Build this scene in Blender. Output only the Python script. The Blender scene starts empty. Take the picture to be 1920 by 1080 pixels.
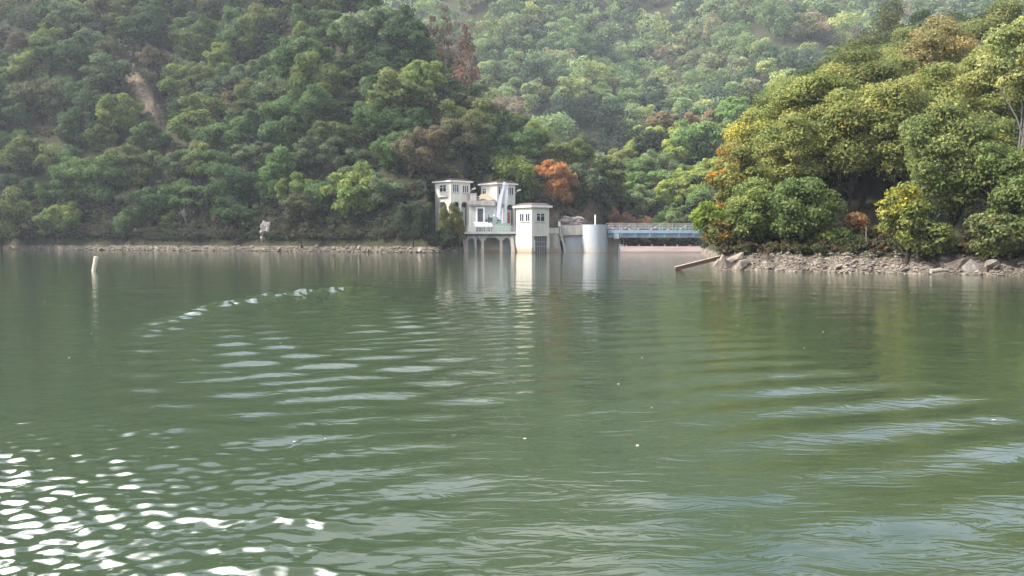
import bpy, bmesh, math
import numpy as np
from mathutils import Vector, Matrix

# ------------------------------------------------------------------ camera, sky, sun, exposure
S = bpy.context.scene
COL = S.collection
EYE = 2.6                    # metres above the water
FPX = 1663.0                 # focal length in pixels of the 1920 wide photograph
PITCH = math.atan(90 / FPX)
CLOUD, GLARE = 5.5, 90.0      # brightness of the cloud and its added glare spot before the sky strength
SUN_AZ, SUN_EL = -104.0, 46.0

cd = bpy.data.cameras.new('camera'); CAM = bpy.data.objects.new('camera', cd); COL.objects.link(CAM)
cd.sensor_width = 36; cd.lens = FPX / 1920 * 36; cd.clip_start = .1; cd.clip_end = 6000
CAM.location = (0, 0, EYE); CAM.rotation_euler = (math.pi / 2 - PITCH, 0, 0)
S.camera = CAM

w = bpy.data.worlds.new('World'); S.world = w; w.use_nodes = True
wn, wl = w.node_tree.nodes, w.node_tree.links
sk = wn.new('ShaderNodeTexSky'); sk.sky_type = 'NISHITA'; sk.sun_disc = False
sk.sun_elevation = math.radians(SUN_EL); sk.sun_rotation = math.radians(SUN_AZ)
sk.air_density = 1.0; sk.dust_density = 2.5; sk.ozone_density = 1.0
# thin bright cloud over the clear sky, with a glare spot added away from the sun for glints and fill
tc = wn.new('ShaderNodeTexCoord'); nz = wn.new('ShaderNodeTexNoise'); nz.inputs['Scale'].default_value = 3.2; nz.inputs['Detail'].default_value = 7
wl.new(tc.outputs['Generated'], nz.inputs[0])
cv = wn.new('ShaderNodeMapRange'); cv.inputs[1].default_value = .40; cv.inputs[2].default_value = .62; wl.new(nz.outputs[0], cv.inputs[0])
dt = wn.new('ShaderNodeVectorMath'); dt.operation = 'DOT_PRODUCT'; wl.new(tc.outputs['Generated'], dt.inputs[0])
_ca, _ce = math.radians(-46), math.radians(40)
dt.inputs[1].default_value = (math.sin(_ca) * math.cos(_ce), math.cos(_ca) * math.cos(_ce), math.sin(_ce))
gl = wn.new('ShaderNodeMapRange'); gl.interpolation_type = 'SMOOTHSTEP'; gl.inputs[1].default_value = .92; gl.inputs[2].default_value = .988
gl.inputs[3].default_value = CLOUD; gl.inputs[4].default_value = GLARE; wl.new(dt.outputs['Value'], gl.inputs[0])
cw = wn.new('ShaderNodeVectorMath'); cw.operation = 'SCALE'; cw.inputs[0].default_value = (1, .985, .96); wl.new(gl.outputs[0], cw.inputs['Scale'])
mc = wn.new('ShaderNodeMix'); mc.data_type = 'RGBA'; wl.new(cv.outputs[0], mc.inputs[0]); wl.new(sk.outputs[0], mc.inputs[6]); wl.new(cw.outputs[0], mc.inputs[7])
wl.new(mc.outputs[2], wn['Background'].inputs[0]); wn['Background'].inputs[1].default_value = .15

sl = bpy.data.lights.new('sun', 'SUN'); SUN = bpy.data.objects.new('sun', sl); COL.objects.link(SUN)
sl.energy = 2.7; sl.angle = math.radians(5); sl.color = (1, .93, .82)
_a, _e = math.radians(SUN_AZ), math.radians(SUN_EL)
_d = Vector((math.sin(_a) * math.cos(_e), math.cos(_a) * math.cos(_e), math.sin(_e)))
SUN.rotation_euler = _d.to_track_quat('Z', 'Y').to_euler(); SUN.location = (-60, 40, 120)

S.view_settings.view_transform = 'Standard'; S.view_settings.look = 'None'
S.view_settings.exposure = 1.55; S.view_settings.gamma = 1
S.render.engine = 'CYCLES'
S.cycles.use_denoising = True
S.cycles.max_bounces = 6; S.cycles.diffuse_bounces = 3; S.cycles.glossy_bounces = 3
S.cycles.transmission_bounces = 3; S.cycles.volume_bounces = 0
S.cycles.caustics_reflective = False; S.cycles.caustics_refractive = False

R0 = np.random.default_rng(7)


def W(px, py, Y):
    """photo pixel + distance ahead -> point"""
    dx = (px - 960) / FPX; dy = (540 - py) / FPX
    y = math.cos(PITCH) + math.sin(PITCH) * dy; z = -math.sin(PITCH) + math.cos(PITCH) * dy
    return Vector((dx / y * Y, Y, EYE + z / y * Y))


def ZZ(py, Y): return W(960, py, Y).z
def XX(px, Y): return (px - 960) / FPX * Y
def PX(x, y): return 960 + FPX * x / y
def PY(y, z): return 450 - (z - EYE) / y * FPX


# ------------------------------------------------------------------ materials
def mat(name, col, rough=.8, var=.15, scale=2.0, spec=.3, metal=0.0, stretch=(1, 1, 1), bump=0.0, stain=None):
    m = bpy.data.materials.new(name); m.use_nodes = True
    n, l = m.node_tree.nodes, m.node_tree.links
    b = n['Principled BSDF']
    b.inputs['Roughness'].default_value = rough; b.inputs['Specular IOR Level'].default_value = spec
    b.inputs['Metallic'].default_value = metal
    g = n.new('ShaderNodeNewGeometry')
    mp = n.new('ShaderNodeMapping'); mp.inputs['Scale'].default_value = stretch
    l.new(g.outputs['Position'], mp.inputs[0])
    t = n.new('ShaderNodeTexNoise'); t.inputs['Scale'].default_value = scale; t.inputs['Detail'].default_value = 6
    t.inputs['Roughness'].default_value = .65
    l.new(mp.outputs[0], t.inputs[0])
    r = n.new('ShaderNodeMapRange'); r.inputs[1].default_value = .3; r.inputs[2].default_value = .7
    r.inputs[3].default_value = 1 - var; r.inputs[4].default_value = 1 + var
    l.new(t.outputs[0], r.inputs[0])
    mx = n.new('ShaderNodeMix'); mx.data_type = 'RGBA'; mx.blend_type = 'MULTIPLY'; mx.inputs[0].default_value = 1
    mx.inputs[6].default_value = (*col, 1)
    l.new(r.outputs[0], mx.inputs[7]); out = mx.outputs[2]
    if stain:          # list of (z_low, z_high, colour): dirt bands left by the changing water level
        sx = n.new('ShaderNodeSeparateXYZ'); l.new(g.outputs['Position'], sx.inputs[0])
        wob = n.new('ShaderNodeMath'); wob.operation = 'MULTIPLY_ADD'; wob.inputs[1].default_value = .5
        l.new(t.outputs[0], wob.inputs[0]); l.new(sx.outputs[2], wob.inputs[2])
        for z0, z1, c in stain:
            rr = n.new('ShaderNodeMapRange'); rr.inputs[1].default_value = z0; rr.inputs[2].default_value = z1
            rr.inputs[3].default_value = 1; rr.inputs[4].default_value = 0
            l.new(wob.outputs[0], rr.inputs[0])
            m2 = n.new('ShaderNodeMix'); m2.data_type = 'RGBA'; m2.inputs[7].default_value = (*c, 1)
            l.new(rr.outputs[0], m2.inputs[0]); l.new(out, m2.inputs[6]); out = m2.outputs[2]
    l.new(out, b.inputs['Base Color'])
    if bump:
        bp = n.new('ShaderNodeBump'); bp.inputs['Strength'].default_value = bump; bp.inputs['Distance'].default_value = .2
        l.new(t.outputs[0], bp.inputs['Height']); l.new(bp.outputs[0], b.inputs['Normal'])
    return m


TAN = (.30, .23, .17); DARKW = (.16, .12, .09)
M = {}
M['plaster'] = mat('cream_plaster', (.60, .575, .505), .9, .13, 1.1, .2, stretch=(1, 1, .12), stain=[(.9, 1.5, (.45, .36, .26)), (.35, .5, (.36, .28, .2))])
M['plaster_old'] = mat('weathered_plaster', (.58, .56, .505), .9, .16, 1.0, .2, stretch=(1, 1, .12))
M['white'] = mat('white_paint', (.78, .78, .76), .6, .06, 1.5)
M['tile'] = mat('red_roof_tile', (.055, .024, .024), .8, .35, 3)
M['tile_old'] = mat('faded_roof_tile', (.10, .066, .062), .8, .35, 3)
M['glass'] = mat('window_glass', (.03, .035, .05), .15, .2, 1, .5)
M['frame'] = mat('grey_window_frame', (.55, .56, .56), .6, .1)
M['concrete'] = mat('old_concrete', (.36, .33, .30), .95, .3, .9, .2, stretch=(1, 1, .2), bump=.3, stain=[(.9, 1.3, (.40, .32, .25)), (.1, .4, (.22, .17, .13))])
M['concrete_grey'] = mat('grey_concrete', (.42, .43, .41), .95, .18, .6, .2, stretch=(1, 1, .2), bump=.2)
M['dark_steel'] = mat('dark_steel', (.07, .08, .09), .6, .3, 3)
M['gate'] = mat('blue_grey_gate', (.10, .115, .13), .6, .3, 2, stain=[(.9, 1.4, (.11, .085, .065))])
M['rail'] = mat('galvanised_rail', (.42, .44, .45), .6, .1, 3)
M['crane_white'] = mat('white_crane_paint', (.62, .62, .70), .5, .08, 3)
M['crane_green'] = mat('green_crane_paint', (.25, .34, .29), .6, .2, 3)
M['red'] = mat('red_paint', (.42, .10, .06), .6, .2, 3)
M['bridge_blue'] = mat('light_blue_steel', (.28, .41, .52), .55, .15, 1.5, stretch=(1, 1, .3))
M['bridge_dark'] = mat('blue_grey_steel', (.22, .26, .31), .6, .2, 1.5, stretch=(1, 1, .3))
M['pier'] = mat('pale_grey_pier_paint', (.42, .44, .485), .8, .12, 1.0, .2, stretch=(1, 1, .15), stain=[(1.2, 1.6, (.46, .43, .40)), (.2, .35, (.33, .26, .21))])
M['weir'] = mat('pinkish_weir_concrete', (.22, .175, .16), .95, .25, .8, .2, stretch=(.3, 1, 2), stain=[(.2, .5, (.30, .23, .2))])
M['pale'] = mat('pale_streaked_concrete', (.62, .55, .50), .95, .2, .8, .2, stretch=(1.6, 1, .12), stain=[(.6, .9, (.45, .35, .28))])
M['wood'] = mat('weathered_wood', (.33, .29, .25), .9, .35, 4, stretch=(3, 3, .5), bump=.4)
M['stick'] = mat('bleached_wood', (.62, .56, .46), .9, .2, 8, bump=.3)
M['rust'] = mat('rusty_iron', (.16, .085, .055), .9, .3, 6)
M['bark'] = mat('dark_bark', (.045, .038, .032), .95, .35, 5, .1, bump=.5)
M['bark_grey'] = mat('grey_bark', (.16, .15, .135), .95, .3, 5, .1, bump=.5)
M['bark_pale'] = mat('pale_bark', (.30, .27, .23), .95, .3, 5, .1)
M['rock'] = mat('tan_rock', (.185, .158, .13), .95, .5, 1.6, .2, bump=.8, stain=[(.0, .45, (.17, .135, .11))])
M['rock_pale'] = mat('pale_rock', (.26, .235, .205), .95, .45, 2.2, .2, bump=.8, stain=[(.0, .4, (.13, .11, .09))])
M['rock_brown'] = mat('brown_rock', (.13, .105, .085), .95, .5, 1.9, .2, bump=.8, stain=[(.0, .4, (.08, .065, .055))])
M['rock_grey'] = mat('grey_rock', (.30, .28, .27), .95, .4, 1.2, .2, bump=.8)
M['rubble'] = mat('purplish_rubble', (.30, .25, .235), .95, .45, 1.1, .2, bump=.8)
M['tarp'] = mat('white_tarpaulin', (.76, .76, .72), .7, .08, 2)
M['cream'] = mat('cream_sheet', (.60, .50, .36), .8, .1, 2)


def striped():
    m = bpy.data.materials.new('red_white_tape'); m.use_nodes = True
    n, l = m.node_tree.nodes, m.node_tree.links
    g = n.new('ShaderNodeNewGeometry'); wv = n.new('ShaderNodeTexWave'); wv.inputs['Scale'].default_value = .35
    l.new(g.outputs['Position'], wv.inputs[0])
    rp = n.new('ShaderNodeValToRGB'); rp.color_ramp.interpolation = 'CONSTANT'
    rp.color_ramp.elements[0].color = (.55, .16, .14, 1); rp.color_ramp.elements[1].color = (.8, .78, .76, 1)
    rp.color_ramp.elements[1].position = .4
    l.new(wv.outputs['Fac'], rp.inputs[0]); l.new(rp.outputs[0], n['Principled BSDF'].inputs['Base Color'])
    return m


M['tape'] = striped()


def leaf_mat(name, use_obj):
    m = bpy.data.materials.new(name); m.use_nodes = True
    n, l = m.node_tree.nodes, m.node_tree.links
    b = n['Principled BSDF']
    at = n.new('ShaderNodeAttribute'); at.attribute_name = 'tint'
    out = at.outputs['Color']
    if use_obj:
        oi = n.new('ShaderNodeObjectInfo')
        mx = n.new('ShaderNodeMix'); mx.data_type = 'RGBA'; mx.blend_type = 'MULTIPLY'; mx.inputs[0].default_value = 1
        l.new(oi.outputs['Color'], mx.inputs[6]); l.new(out, mx.inputs[7]); out = mx.outputs[2]
    l.new(out, b.inputs['Base Color'])
    b.inputs['Roughness'].default_value = .75; b.inputs['Specular IOR Level'].default_value = .12
    tr = n.new('ShaderNodeBsdfTranslucent'); l.new(out, tr.inputs['Color'])
    ms = n.new('ShaderNodeMixShader'); ms.inputs[0].default_value = .42
    l.new(b.outputs[0], ms.inputs[1]); l.new(tr.outputs[0], ms.inputs[2])
    l.new(ms.outputs[0], n['Material Output'].inputs['Surface'])
    return m


M['leaf'] = leaf_mat('leaves', True)
M['leaf_mass'] = leaf_mat('forest_leaves', False)


# ------------------------------------------------------------------ object helpers
def obj(name, me, parent=None, m=None):
    if isinstance(me, bmesh.types.BMesh):
        b = me; me = bpy.data.meshes.new(name)
        bmesh.ops.recalc_face_normals(b, faces=b.faces[:]); b.to_mesh(me); b.free()
    if m is not None and not me.materials: me.materials.append(m)
    o = bpy.data.objects.new(name, me); COL.objects.link(o)
    if parent is not None:
        o.parent = parent; o.matrix_parent_inverse = Matrix.Translation(-world_loc(parent))
    return o


def world_loc(o):
    v = Vector(o.location)
    while o.parent is not None:
        v = v + o.matrix_parent_inverse.translation + Vector(o.parent.location) if o.parent else v
        o = o.parent
    return Vector((0, 0, 0)) if v is None else v


def tag(o, label, cat, group=None, kind=None):
    if label: o['label'] = label
    if cat: o['category'] = cat
    if group: o['group'] = group
    if kind: o['kind'] = kind
    return o


def thing(name, label, cat, loc, group=None):
    o = bpy.data.objects.new(name, None); COL.objects.link(o); o.location = loc; o.empty_display_size = .3
    return tag(o, label, cat, group)


def npmesh(name, v, faces, tint=None, smooth=False):
    """v (n,3); faces (m,k) of one size k; tint (m,3) per face"""
    v = np.ascontiguousarray(v, np.float32); faces = np.ascontiguousarray(faces, np.int32)
    me = bpy.data.meshes.new(name); k = faces.shape[1]; m = len(faces)
    me.vertices.add(len(v)); me.vertices.foreach_set('co', v.ravel())
    me.loops.add(m * k); me.loops.foreach_set('vertex_index', faces.ravel())
    me.polygons.add(m)
    me.polygons.foreach_set('loop_start', np.arange(0, m * k, k, dtype=np.int32))
    me.polygons.foreach_set('use_smooth', np.full(m, smooth))
    me.update(calc_edges=True)
    if tint is not None:
        a = me.attributes.new('tint', 'FLOAT_COLOR', 'FACE')
        a.data.foreach_set('color', np.c_[tint, np.ones(m)].astype(np.float32).ravel())
    return me


def box(b, x0, x1, y0, y1, z0, z1):
    vs = [b.verts.new(p) for p in ((x0, y0, z0), (x1, y0, z0), (x1, y1, z0), (x0, y1, z0), (x0, y0, z1), (x1, y0, z1), (x1, y1, z1), (x0, y1, z1))]
    for f in ((0, 3, 2, 1), (4, 5, 6, 7), (0, 1, 5, 4), (1, 2, 6, 5), (2, 3, 7, 6), (3, 0, 4, 7)):
        b.faces.new([vs[i] for i in f])


def hull8(b, pts):
    vs = [b.verts.new(p) for p in pts]
    for f in ((0, 3, 2, 1), (4, 5, 6, 7), (0, 1, 5, 4), (1, 2, 6, 5), (2, 3, 7, 6), (3, 0, 4, 7)):
        b.faces.new([vs[i] for i in f])


def prism(b, pts, off):
    off = Vector(off); n = len(pts)
    a = [b.verts.new(p) for p in pts]; c = [b.verts.new(Vector(p) + off) for p in pts]
    b.faces.new(a); b.faces.new(c[::-1])
    for i in range(n): b.faces.new((a[i], c[i], c[(i + 1) % n], a[(i + 1) % n]))


def tube_arrays(pts, rad, k=6):
    pts = np.asarray(pts, float); n = len(pts)
    tan = np.gradient(pts, axis=0); tan /= np.linalg.norm(tan, axis=1)[:, None] + 1e-9
    ref = np.where(np.abs(tan[:, 2:3]) > .9, [[1., 0, 0]], [[0, 0, 1.]])
    e1 = np.cross(tan, ref); e1 /= np.linalg.norm(e1, axis=1)[:, None]; e2 = np.cross(tan, e1)
    a = np.arange(k) * 2 * math.pi / k
    v = pts[:, None] + np.asarray(rad)[:, None, None] * (np.cos(a)[None, :, None] * e1[:, None] + np.sin(a)[None, :, None] * e2[:, None])
    i = np.arange(n - 1)[:, None] * k; j = np.arange(k)[None]; j2 = (j + 1) % k
    f = np.stack([i + j, i + j2, i + k + j2, i + k + j], -1).reshape(-1, 4)
    return v.reshape(-1, 3), f


def join(parts):
    V, F, o = [], [], 0
    for v, f in parts: V.append(v); F.append(f + o); o += len(v)
    return np.concatenate(V), np.concatenate(F)


def tube(b, pts, r, k=6):
    v, f = tube_arrays(pts, [r] * len(pts) if np.isscalar(r) else r, k)
    vs = [b.verts.new(p) for p in v]
    for q in f: b.faces.new([vs[i] for i in q])
    b.faces.new(vs[:k][::-1]); b.faces.new(vs[-k:])


# ------------------------------------------------------------------ terrain
def ip(px, t): return np.interp(px, [a for a, _ in t], [c for _, c in t])


def sk_e(t): return [(a, (450 - y) / FPX) for a, y in t]


L_S = [(-2500, 120), (-1000, 195), (0, 238), (200, 226), (400, 211), (600, 197), (780, 183), (810, 180), (852, 179.5), (868, 184.5), (884, 203), (960, 205), (1040, 205), (1100, 215), (1150, 240), (1185, 280), (1230, 420)]
L_E = sk_e([(-2500, -300), (-600, -420), (0, -400), (300, -260), (500, -130), (600, -45), (690, 35), (760, 112), (840, 195), (920, 235), (1000, 280), (1060, 325), (1100, 365), (1150, 390), (1190, 410), (1230, 440)])
C_S = [(1100, 330), (1130, 262), (1170, 246), (1250, 240), (1400, 236), (1700, 236)]
C_E = sk_e([(1090, 440), (1130, 400), (1160, 345), (1200, 285), (1250, 272), (1300, 250), (1360, 220), (1450, 200), (1700, 170)])
B_E = [(-600, .1), (300, .27), (600, .34), (1000, .35), (1500, .36), (2500, .36), (3500, .2)]
RS = [(1305, 183), (1322, 150), (1338, 100), (1345, 79), (1400, 76), (1500, 73), (1640, 69.5), (1800, 67), (1920, 64.5), (2200, 58), (2600, 50), (3000, 43), (4000, 31)]


def wob(x, y):
    return (np.sin(x * .071 + 1.3 * np.sin(y * .043)) * 1.6 + np.sin(y * .093 + x * .052 + 2) * 1.1 + np.sin(x * .23 + y * .17) * .5 + np.sin(x * .41 - y * .33 + 1) * .25)


def shoreL(px): return ip(px, L_S) + 1.2 * np.sin(px * .031) + .8 * np.sin(px * .083 + 1)
def shoreR(px): return ip(px, RS) + .5 * np.sin(px * .05) + .3 * np.sin(px * .13)


def comp(px, y, s, e, m, base, back=.25):
    d = y - s
    c = (m * s + EYE - base) / np.maximum(m - e, .08)
    c = np.maximum(c, s + 6)
    return np.where(y < c, base + m * d, base + m * (c - s) - back * (y - c)), d


def heights(x, y):
    yy = np.maximum(y, 3.0); px = 960 + FPX * x / yy
    # left hill
    sL = shoreL(px)
    mL = .80 + .06 * np.sin(px * .011) + np.where(px < 300, .1, 0)
    hL, d = comp(px, yy, sL, ip(px, L_E), mL, 1.15)
    hL = np.where(d < 1.2, np.clip(d / 1.2, -2, 1) * 1.15, hL + wob(x, y) * np.clip(d / 25, 0, 1.3) + .5 * np.clip(d / 3, 0, 1))
    gap = np.clip((px - 840) / 30, 0, 1)            # bench carrying the machine house
    hL = np.where(d < 0, np.where(gap > .5, np.maximum(hL, -3), hL), hL)
    t_ = np.clip((px - 785) / 22, 0, 1); cap = 2.0 + 60 * (1 - t_ * t_ * (3 - 2 * t_)) + np.maximum(0, yy - 201) * 2.5 + np.clip((px - 885) / 10, 0, 1) * 60
    hL = np.minimum(hL, cap)
    hL = np.where(px > 1228, -3, hL)
    # middle spur
    hC, d = comp(px, yy, ip(px, C_S), ip(px, C_E), .62, 1.0)
    hC = np.where(d < 0, -3, hC + wob(x, y) * np.clip(d / 25, 0, 1))
    hC = np.where((px < 1100) | (px > 1720), -3, hC)
    # back hill
    hB, d = comp(px, yy, 335 + 12 * np.sin(px * .012), ip(px, B_E), .60, 2.0)
    hB = np.where(d < 0, -1.0, hB + (2.2 * wob(x * .6, y * .6) + 9 * np.sin(x * .04 + 1.2 * np.sin(y * .013) + .8) + 4 * np.sin(x * .021 - y * .03)) * np.clip(d / 60, 0, 1))
    # right bank
    sR = shoreR(px)
    d = yy - sR
    ed = np.clip((px - 1335) / 400, 0, 1); ed = ed * ed * (3 - 2 * ed)
    hR = np.interp(d, [-6, 0, 2.4, 3.6, 5.5, 14, 40, 90, 140, 220, 400], [-3, 0, .85, 1.25, 1.8, 2.9, 9.0, 26, 44, 64, 70])
    lim = 3.2 + 66 * ed
    hR = np.minimum(hR, lim) + np.where(d > 3, wob(x, y) * .35 * ed, 0) + np.where((d > 0) & (d < 4), .10 * np.sin(px * .21) + .12 * np.sin(px * .067 + d), 0)
    hR = np.where((px < 1310) | (d < -6), -3, hR)
    hR = np.where(px < 1345, np.minimum(hR, 1 + (px - 1310) * .08), hR)
    h = np.maximum(np.maximum(hL, hC), np.maximum(hR, np.where(y > 240, hB, -3)))
    h = np.where((y < 4), -3, h)
    rr = np.hypot(x, y)
    h = np.where(y < 60, np.maximum(h, np.minimum((rr - 330) * .5, 90)), h)
    return np.maximum(h, -3.0), np.where(hL >= np.maximum(np.maximum(hC, hR), hB), 1, np.where(hC >= np.maximum(hR, hB), 2, np.where(hR >= hB, 3, 4)))


STRIP = [(222, 108), (250, 140), (275, 178), (297, 215), (305, 250), (318, 290), (328, 320)]


def strip_dist(px, py):
    best = np.full(np.shape(px), 1e9)
    for (x0, y0), (x1, y1) in zip(STRIP[:-1], STRIP[1:]):
        t = np.clip(((px - x0) * (x1 - x0) + (py - y0) * (y1 - y0)) / ((x1 - x0) ** 2 + (y1 - y0) ** 2), 0, 1)
        best = np.minimum(best, np.hypot(px - x0 - t * (x1 - x0), py - y0 - t * (y1 - y0)))
    return best


def build_ground():
    az = np.r_[np.arange(-180, -60, 3.), np.arange(-60, -33, .6), np.arange(-33, 33, .22), np.arange(33, 60, .6), np.arange(60, 180.1, 3.)]
    r = np.r_[np.linspace(24, 60, 30), np.arange(60.4, 110, .55), np.geomspace(110, 1150, 330)]
    A, Rr = np.meshgrid(np.radians(az), r, indexing='ij')
    x, y = np.sin(A) * Rr, np.cos(A) * Rr
    z, k = heights(x, y)
    n0, n1 = x.shape
    i = np.arange(n0 - 1)[:, None] * n1 + np.arange(n1 - 1)[None]
    f = np.stack([i, i + 1, i + n1 + 1, i + n1], -1).reshape(-1, 4)
    me = npmesh('ground', np.stack([x, y, z], -1).reshape(-1, 3), f, smooth=True)
    yy = np.maximum(y, 3); px, py = PX(x, yy), PY(yy, z)
    bare = np.where(k == 1, np.clip(1.5 - strip_dist(px, py) / 11, 0, 1), 0)
    for cx, cy, rx, ry in ((145, 110, 14, 10), (765, 295, 14, 10), (10, 405, 14, 20), (1075, 400, 40, 22)):
        bare = np.maximum(bare, np.where(k == 1, np.clip(1.6 - np.hypot((px - cx) / rx, (py - cy) / ry), 0, 1), 0))
    a = me.attributes.new('bare', 'FLOAT', 'POINT'); a.data.foreach_set('value', bare.astype(np.float32).ravel())
    m = bpy.data.materials.new('hillside_ground'); m.use_nodes = True
    n, l = m.node_tree.nodes, m.node_tree.links; b = n['Principled BSDF']
    b.inputs['Roughness'].default_value = .95; b.inputs['Specular IOR Level'].default_value = .15
    g = n.new('ShaderNodeNewGeometry'); sx = n.new('ShaderNodeSeparateXYZ'); l.new(g.outputs['Position'], sx.inputs[0])

    def noise(s, d=6):
        t = n.new('ShaderNodeTexNoise'); t.inputs['Scale'].default_value = s; t.inputs['Detail'].default_value = d
        l.new(g.outputs['Position'], t.inputs[0]); return t

    def ramp(t, *cs):
        q = n.new('ShaderNodeValToRGB'); e = q.color_ramp.elements
        e[0].position, e[0].color = cs[0][0], (*cs[0][1], 1); e[1].position, e[1].color = cs[-1][0], (*cs[-1][1], 1)
        for p, c in cs[1:-1]: z_ = e.new(p); z_.color = (*c, 1)
        l.new(t.outputs[0], q.inputs[0]); return q
    floor = ramp(noise(.35, 8), (.3, (.022, .028, .013)), (.5, (.036, .040, .020)), (.72, (.06, .052, .03)))
    rock = ramp(noise(1.3, 9), (.3, (.07, .058, .047)), (.5, (.15, .125, .10)), (.7, (.26, .22, .18)))
    soil = ramp(noise(.8, 9), (.3, (.07, .055, .035)), (.5, (.15, .11, .075)), (.72, (.26, .21, .165)))
    at = n.new('ShaderNodeAttribute'); at.attribute_name = 'bare'
    m1 = n.new('ShaderNodeMix'); m1.data_type = 'RGBA'
    l.new(at.outputs['Fac'], m1.inputs[0]); l.new(floor.outputs[0], m1.inputs[6]); l.new(soil.outputs[0], m1.inputs[7])
    wz = n.new('ShaderNodeMath'); wz.operation = 'MULTIPLY_ADD'; wz.inputs[1].default_value = .9
    l.new(noise(.6).outputs[0], wz.inputs[0]); l.new(sx.outputs[2], wz.inputs[2])
    rr = n.new('ShaderNodeMapRange'); rr.inputs[1].default_value = 1.45; rr.inputs[2].default_value = 1.8
    rr.inputs[3].default_value = 1; rr.inputs[4].default_value = 0; l.new(wz.outputs[0], rr.inputs[0])
    m2 = n.new('ShaderNodeMix'); m2.data_type = 'RGBA'
    l.new(rr.outputs[0], m2.inputs[0]); l.new(m1.outputs[2], m2.inputs[6]); l.new(rock.outputs[0], m2.inputs[7])
    l.new(m2.outputs[2], b.inputs['Base Color'])
    bp = n.new('ShaderNodeBump'); bp.inputs['Strength'].default_value = .9; bp.inputs['Distance'].default_value = .5
    l.new(noise(1.6, 8).outputs[0], bp.inputs['Height']); l.new(bp.outputs[0], b.inputs['Normal'])
    o = obj('ground', me, None, m); o['kind'] = 'structure'


build_ground()


def gz(x, y): return float(heights(np.array([float(x)]), np.array([float(y)]))[0][0])


# ------------------------------------------------------------------ water
def smooth(a, b, t):
    t = np.clip((t - a) / (b - a), 0, 1); return t * t * (3 - 2 * t)


def water_height(x, y):
    r = np.hypot(x, y); z = np.zeros_like(x)
    rng = np.random.default_rng(11)
    # the wake of the boat the photograph was taken from: ship wave pattern bending to the right far out
    xs = x - .014 * np.maximum(0, y - 20) ** 2
    X = np.maximum(y + 1.0, .5); ta = xs / X
    env = smooth(3.5, 8, y) * (1 - smooth(40, 52, y)) * np.sqrt(10 / (10 + y)) * (1 + 2.6 * smooth(9, 19, y))
    w_in = smooth(-.445, -.385, ta) * (1 - smooth(.30, .42, ta))
    lf = 1 - smooth(-.12, .08, ta); rt = smooth(.08, .2, ta)

    def lump(a, c, p, q):
        return .5 + .5 * np.sin(a * x + c * y + p + 1.3 * np.sin(.37 * a * y - .41 * c * x + q))
    wx = .7 * np.sin(x * .45 + y * .19) + .5 * np.sin(x * .83 - y * .37 + 1)
    arc = np.sqrt(y * y + .25 * xs * xs) - .22 * np.abs(xs)
    col_ = .5 + .5 * np.cos(2 * math.pi / 1.3 * (.91 * xs - .36 * y) + .8 * wx)
    z += .0105 * env * w_in * (.30 + .70 * lf + .1 * rt) * np.cos(2 * math.pi / 1.62 * arc + .5 * wx) * (.28 + .85 * col_) * (.72 + .4 * lump(.5, .3, 0, 1))
    z += .007 * env * w_in * lf * np.cos(2 * math.pi / 1.45 * (.91 * xs - .36 * y) + .8 * wx)
    z += .007 * env * w_in * lf * np.cos(2 * math.pi / .95 * (-.35 * xs + .94 * y) + wx + 2)
    z += .026 * env * smooth(.6, 2.8, x) * (1 - smooth(6.2, 8.5, x)) * (1 - .8 * smooth(12, 18, y)) * np.cos(2 * math.pi / 1.5 * (-.42 * x + .91 * y) + .6 * wx) * (.45 + .6 * lump(.45, .3, 1, 2))
    # the raised outer edge of the wake
    eg = np.exp(-((ta + .405) / .023) ** 2) * smooth(22, 26, y) * (1 - smooth(44, 52, y))
    z += .035 * eg * np.cos(2 * math.pi / 1.1 * y + wx) * (.4 + .6 * lump(.9, .5, 0, 0)) + .02 * eg
    for i in range(14):
        lm = rng.uniform(.5, 1.3); th = rng.normal(0, .6); k = 2 * math.pi / lm
        z += np.clip(eg * 1.3, 0, 1) * (.011 + .0012 * np.clip(y - 27, 0, 18)) * lm * np.cos(k * (np.sin(th) * x + np.cos(th) * y) + rng.uniform(0, 6.28))
    # fresh chop on the left near the boat
    left = smooth(1.0, -7, x + .30 * (y - 6.0)) * (1 - smooth(9, 17, y))
    left2 = np.clip(left, 0, 1)
    ch = np.zeros_like(x)
    for i in range(80):
        lm = rng.uniform(.10, .40); th = rng.normal(0, .85) + (0 if rng.random() < .75 else .8)
        k = 2 * math.pi / lm; p = rng.uniform(0, 6.28)
        ch += lm * np.cos(k * (np.sin(th) * x + np.cos(th) * y) + p + .6 * np.sin(.7 * x + p)) * np.clip(2.5 - r * r / 2306 / lm * 8, 0, 1)
    z += ch * .0078 * left2
    # breaking wavelets from the hull
    for (x0, y0, x1, y1, h_) in ((-2.9, 8.15, -1.35, 7.95, .035), (-2.3, 6.9, -.6, 6.6, .035), (-2.6, 7.4, -1.2, 7.25, .02)):
        t = np.clip((x - x0) / (x1 - x0), 0, 1); yc = y0 + (y1 - y0) * t + .05 * np.sin(t * 9 + x0) + .02 * np.sin(t * 31)
        g = (y - yc) / .075
        z += h_ * np.exp(-g * g) * smooth(x0 - .5, x0 + .5, x) * (1 - smooth(x1 - .35, x1 + .2, x))
    # soft undulation everywhere
    for i in range(34):
        lm = np.exp(rng.uniform(math.log(.5), math.log(5))); th = rng.normal(0.15, .75)
        k = 2 * math.pi / lm; p = rng.uniform(0, 6.28)
        z += .00055 * lm * np.cos(k * (np.sin(th) * x + np.cos(th) * y) + p + .8 * np.sin(.3 * x / lm + .2 * y / lm + p)) * np.clip(2.2 - r * r / 2306 / lm * 4, 0, 1)
    return z * (1 - smooth(50, 70, r))


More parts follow.
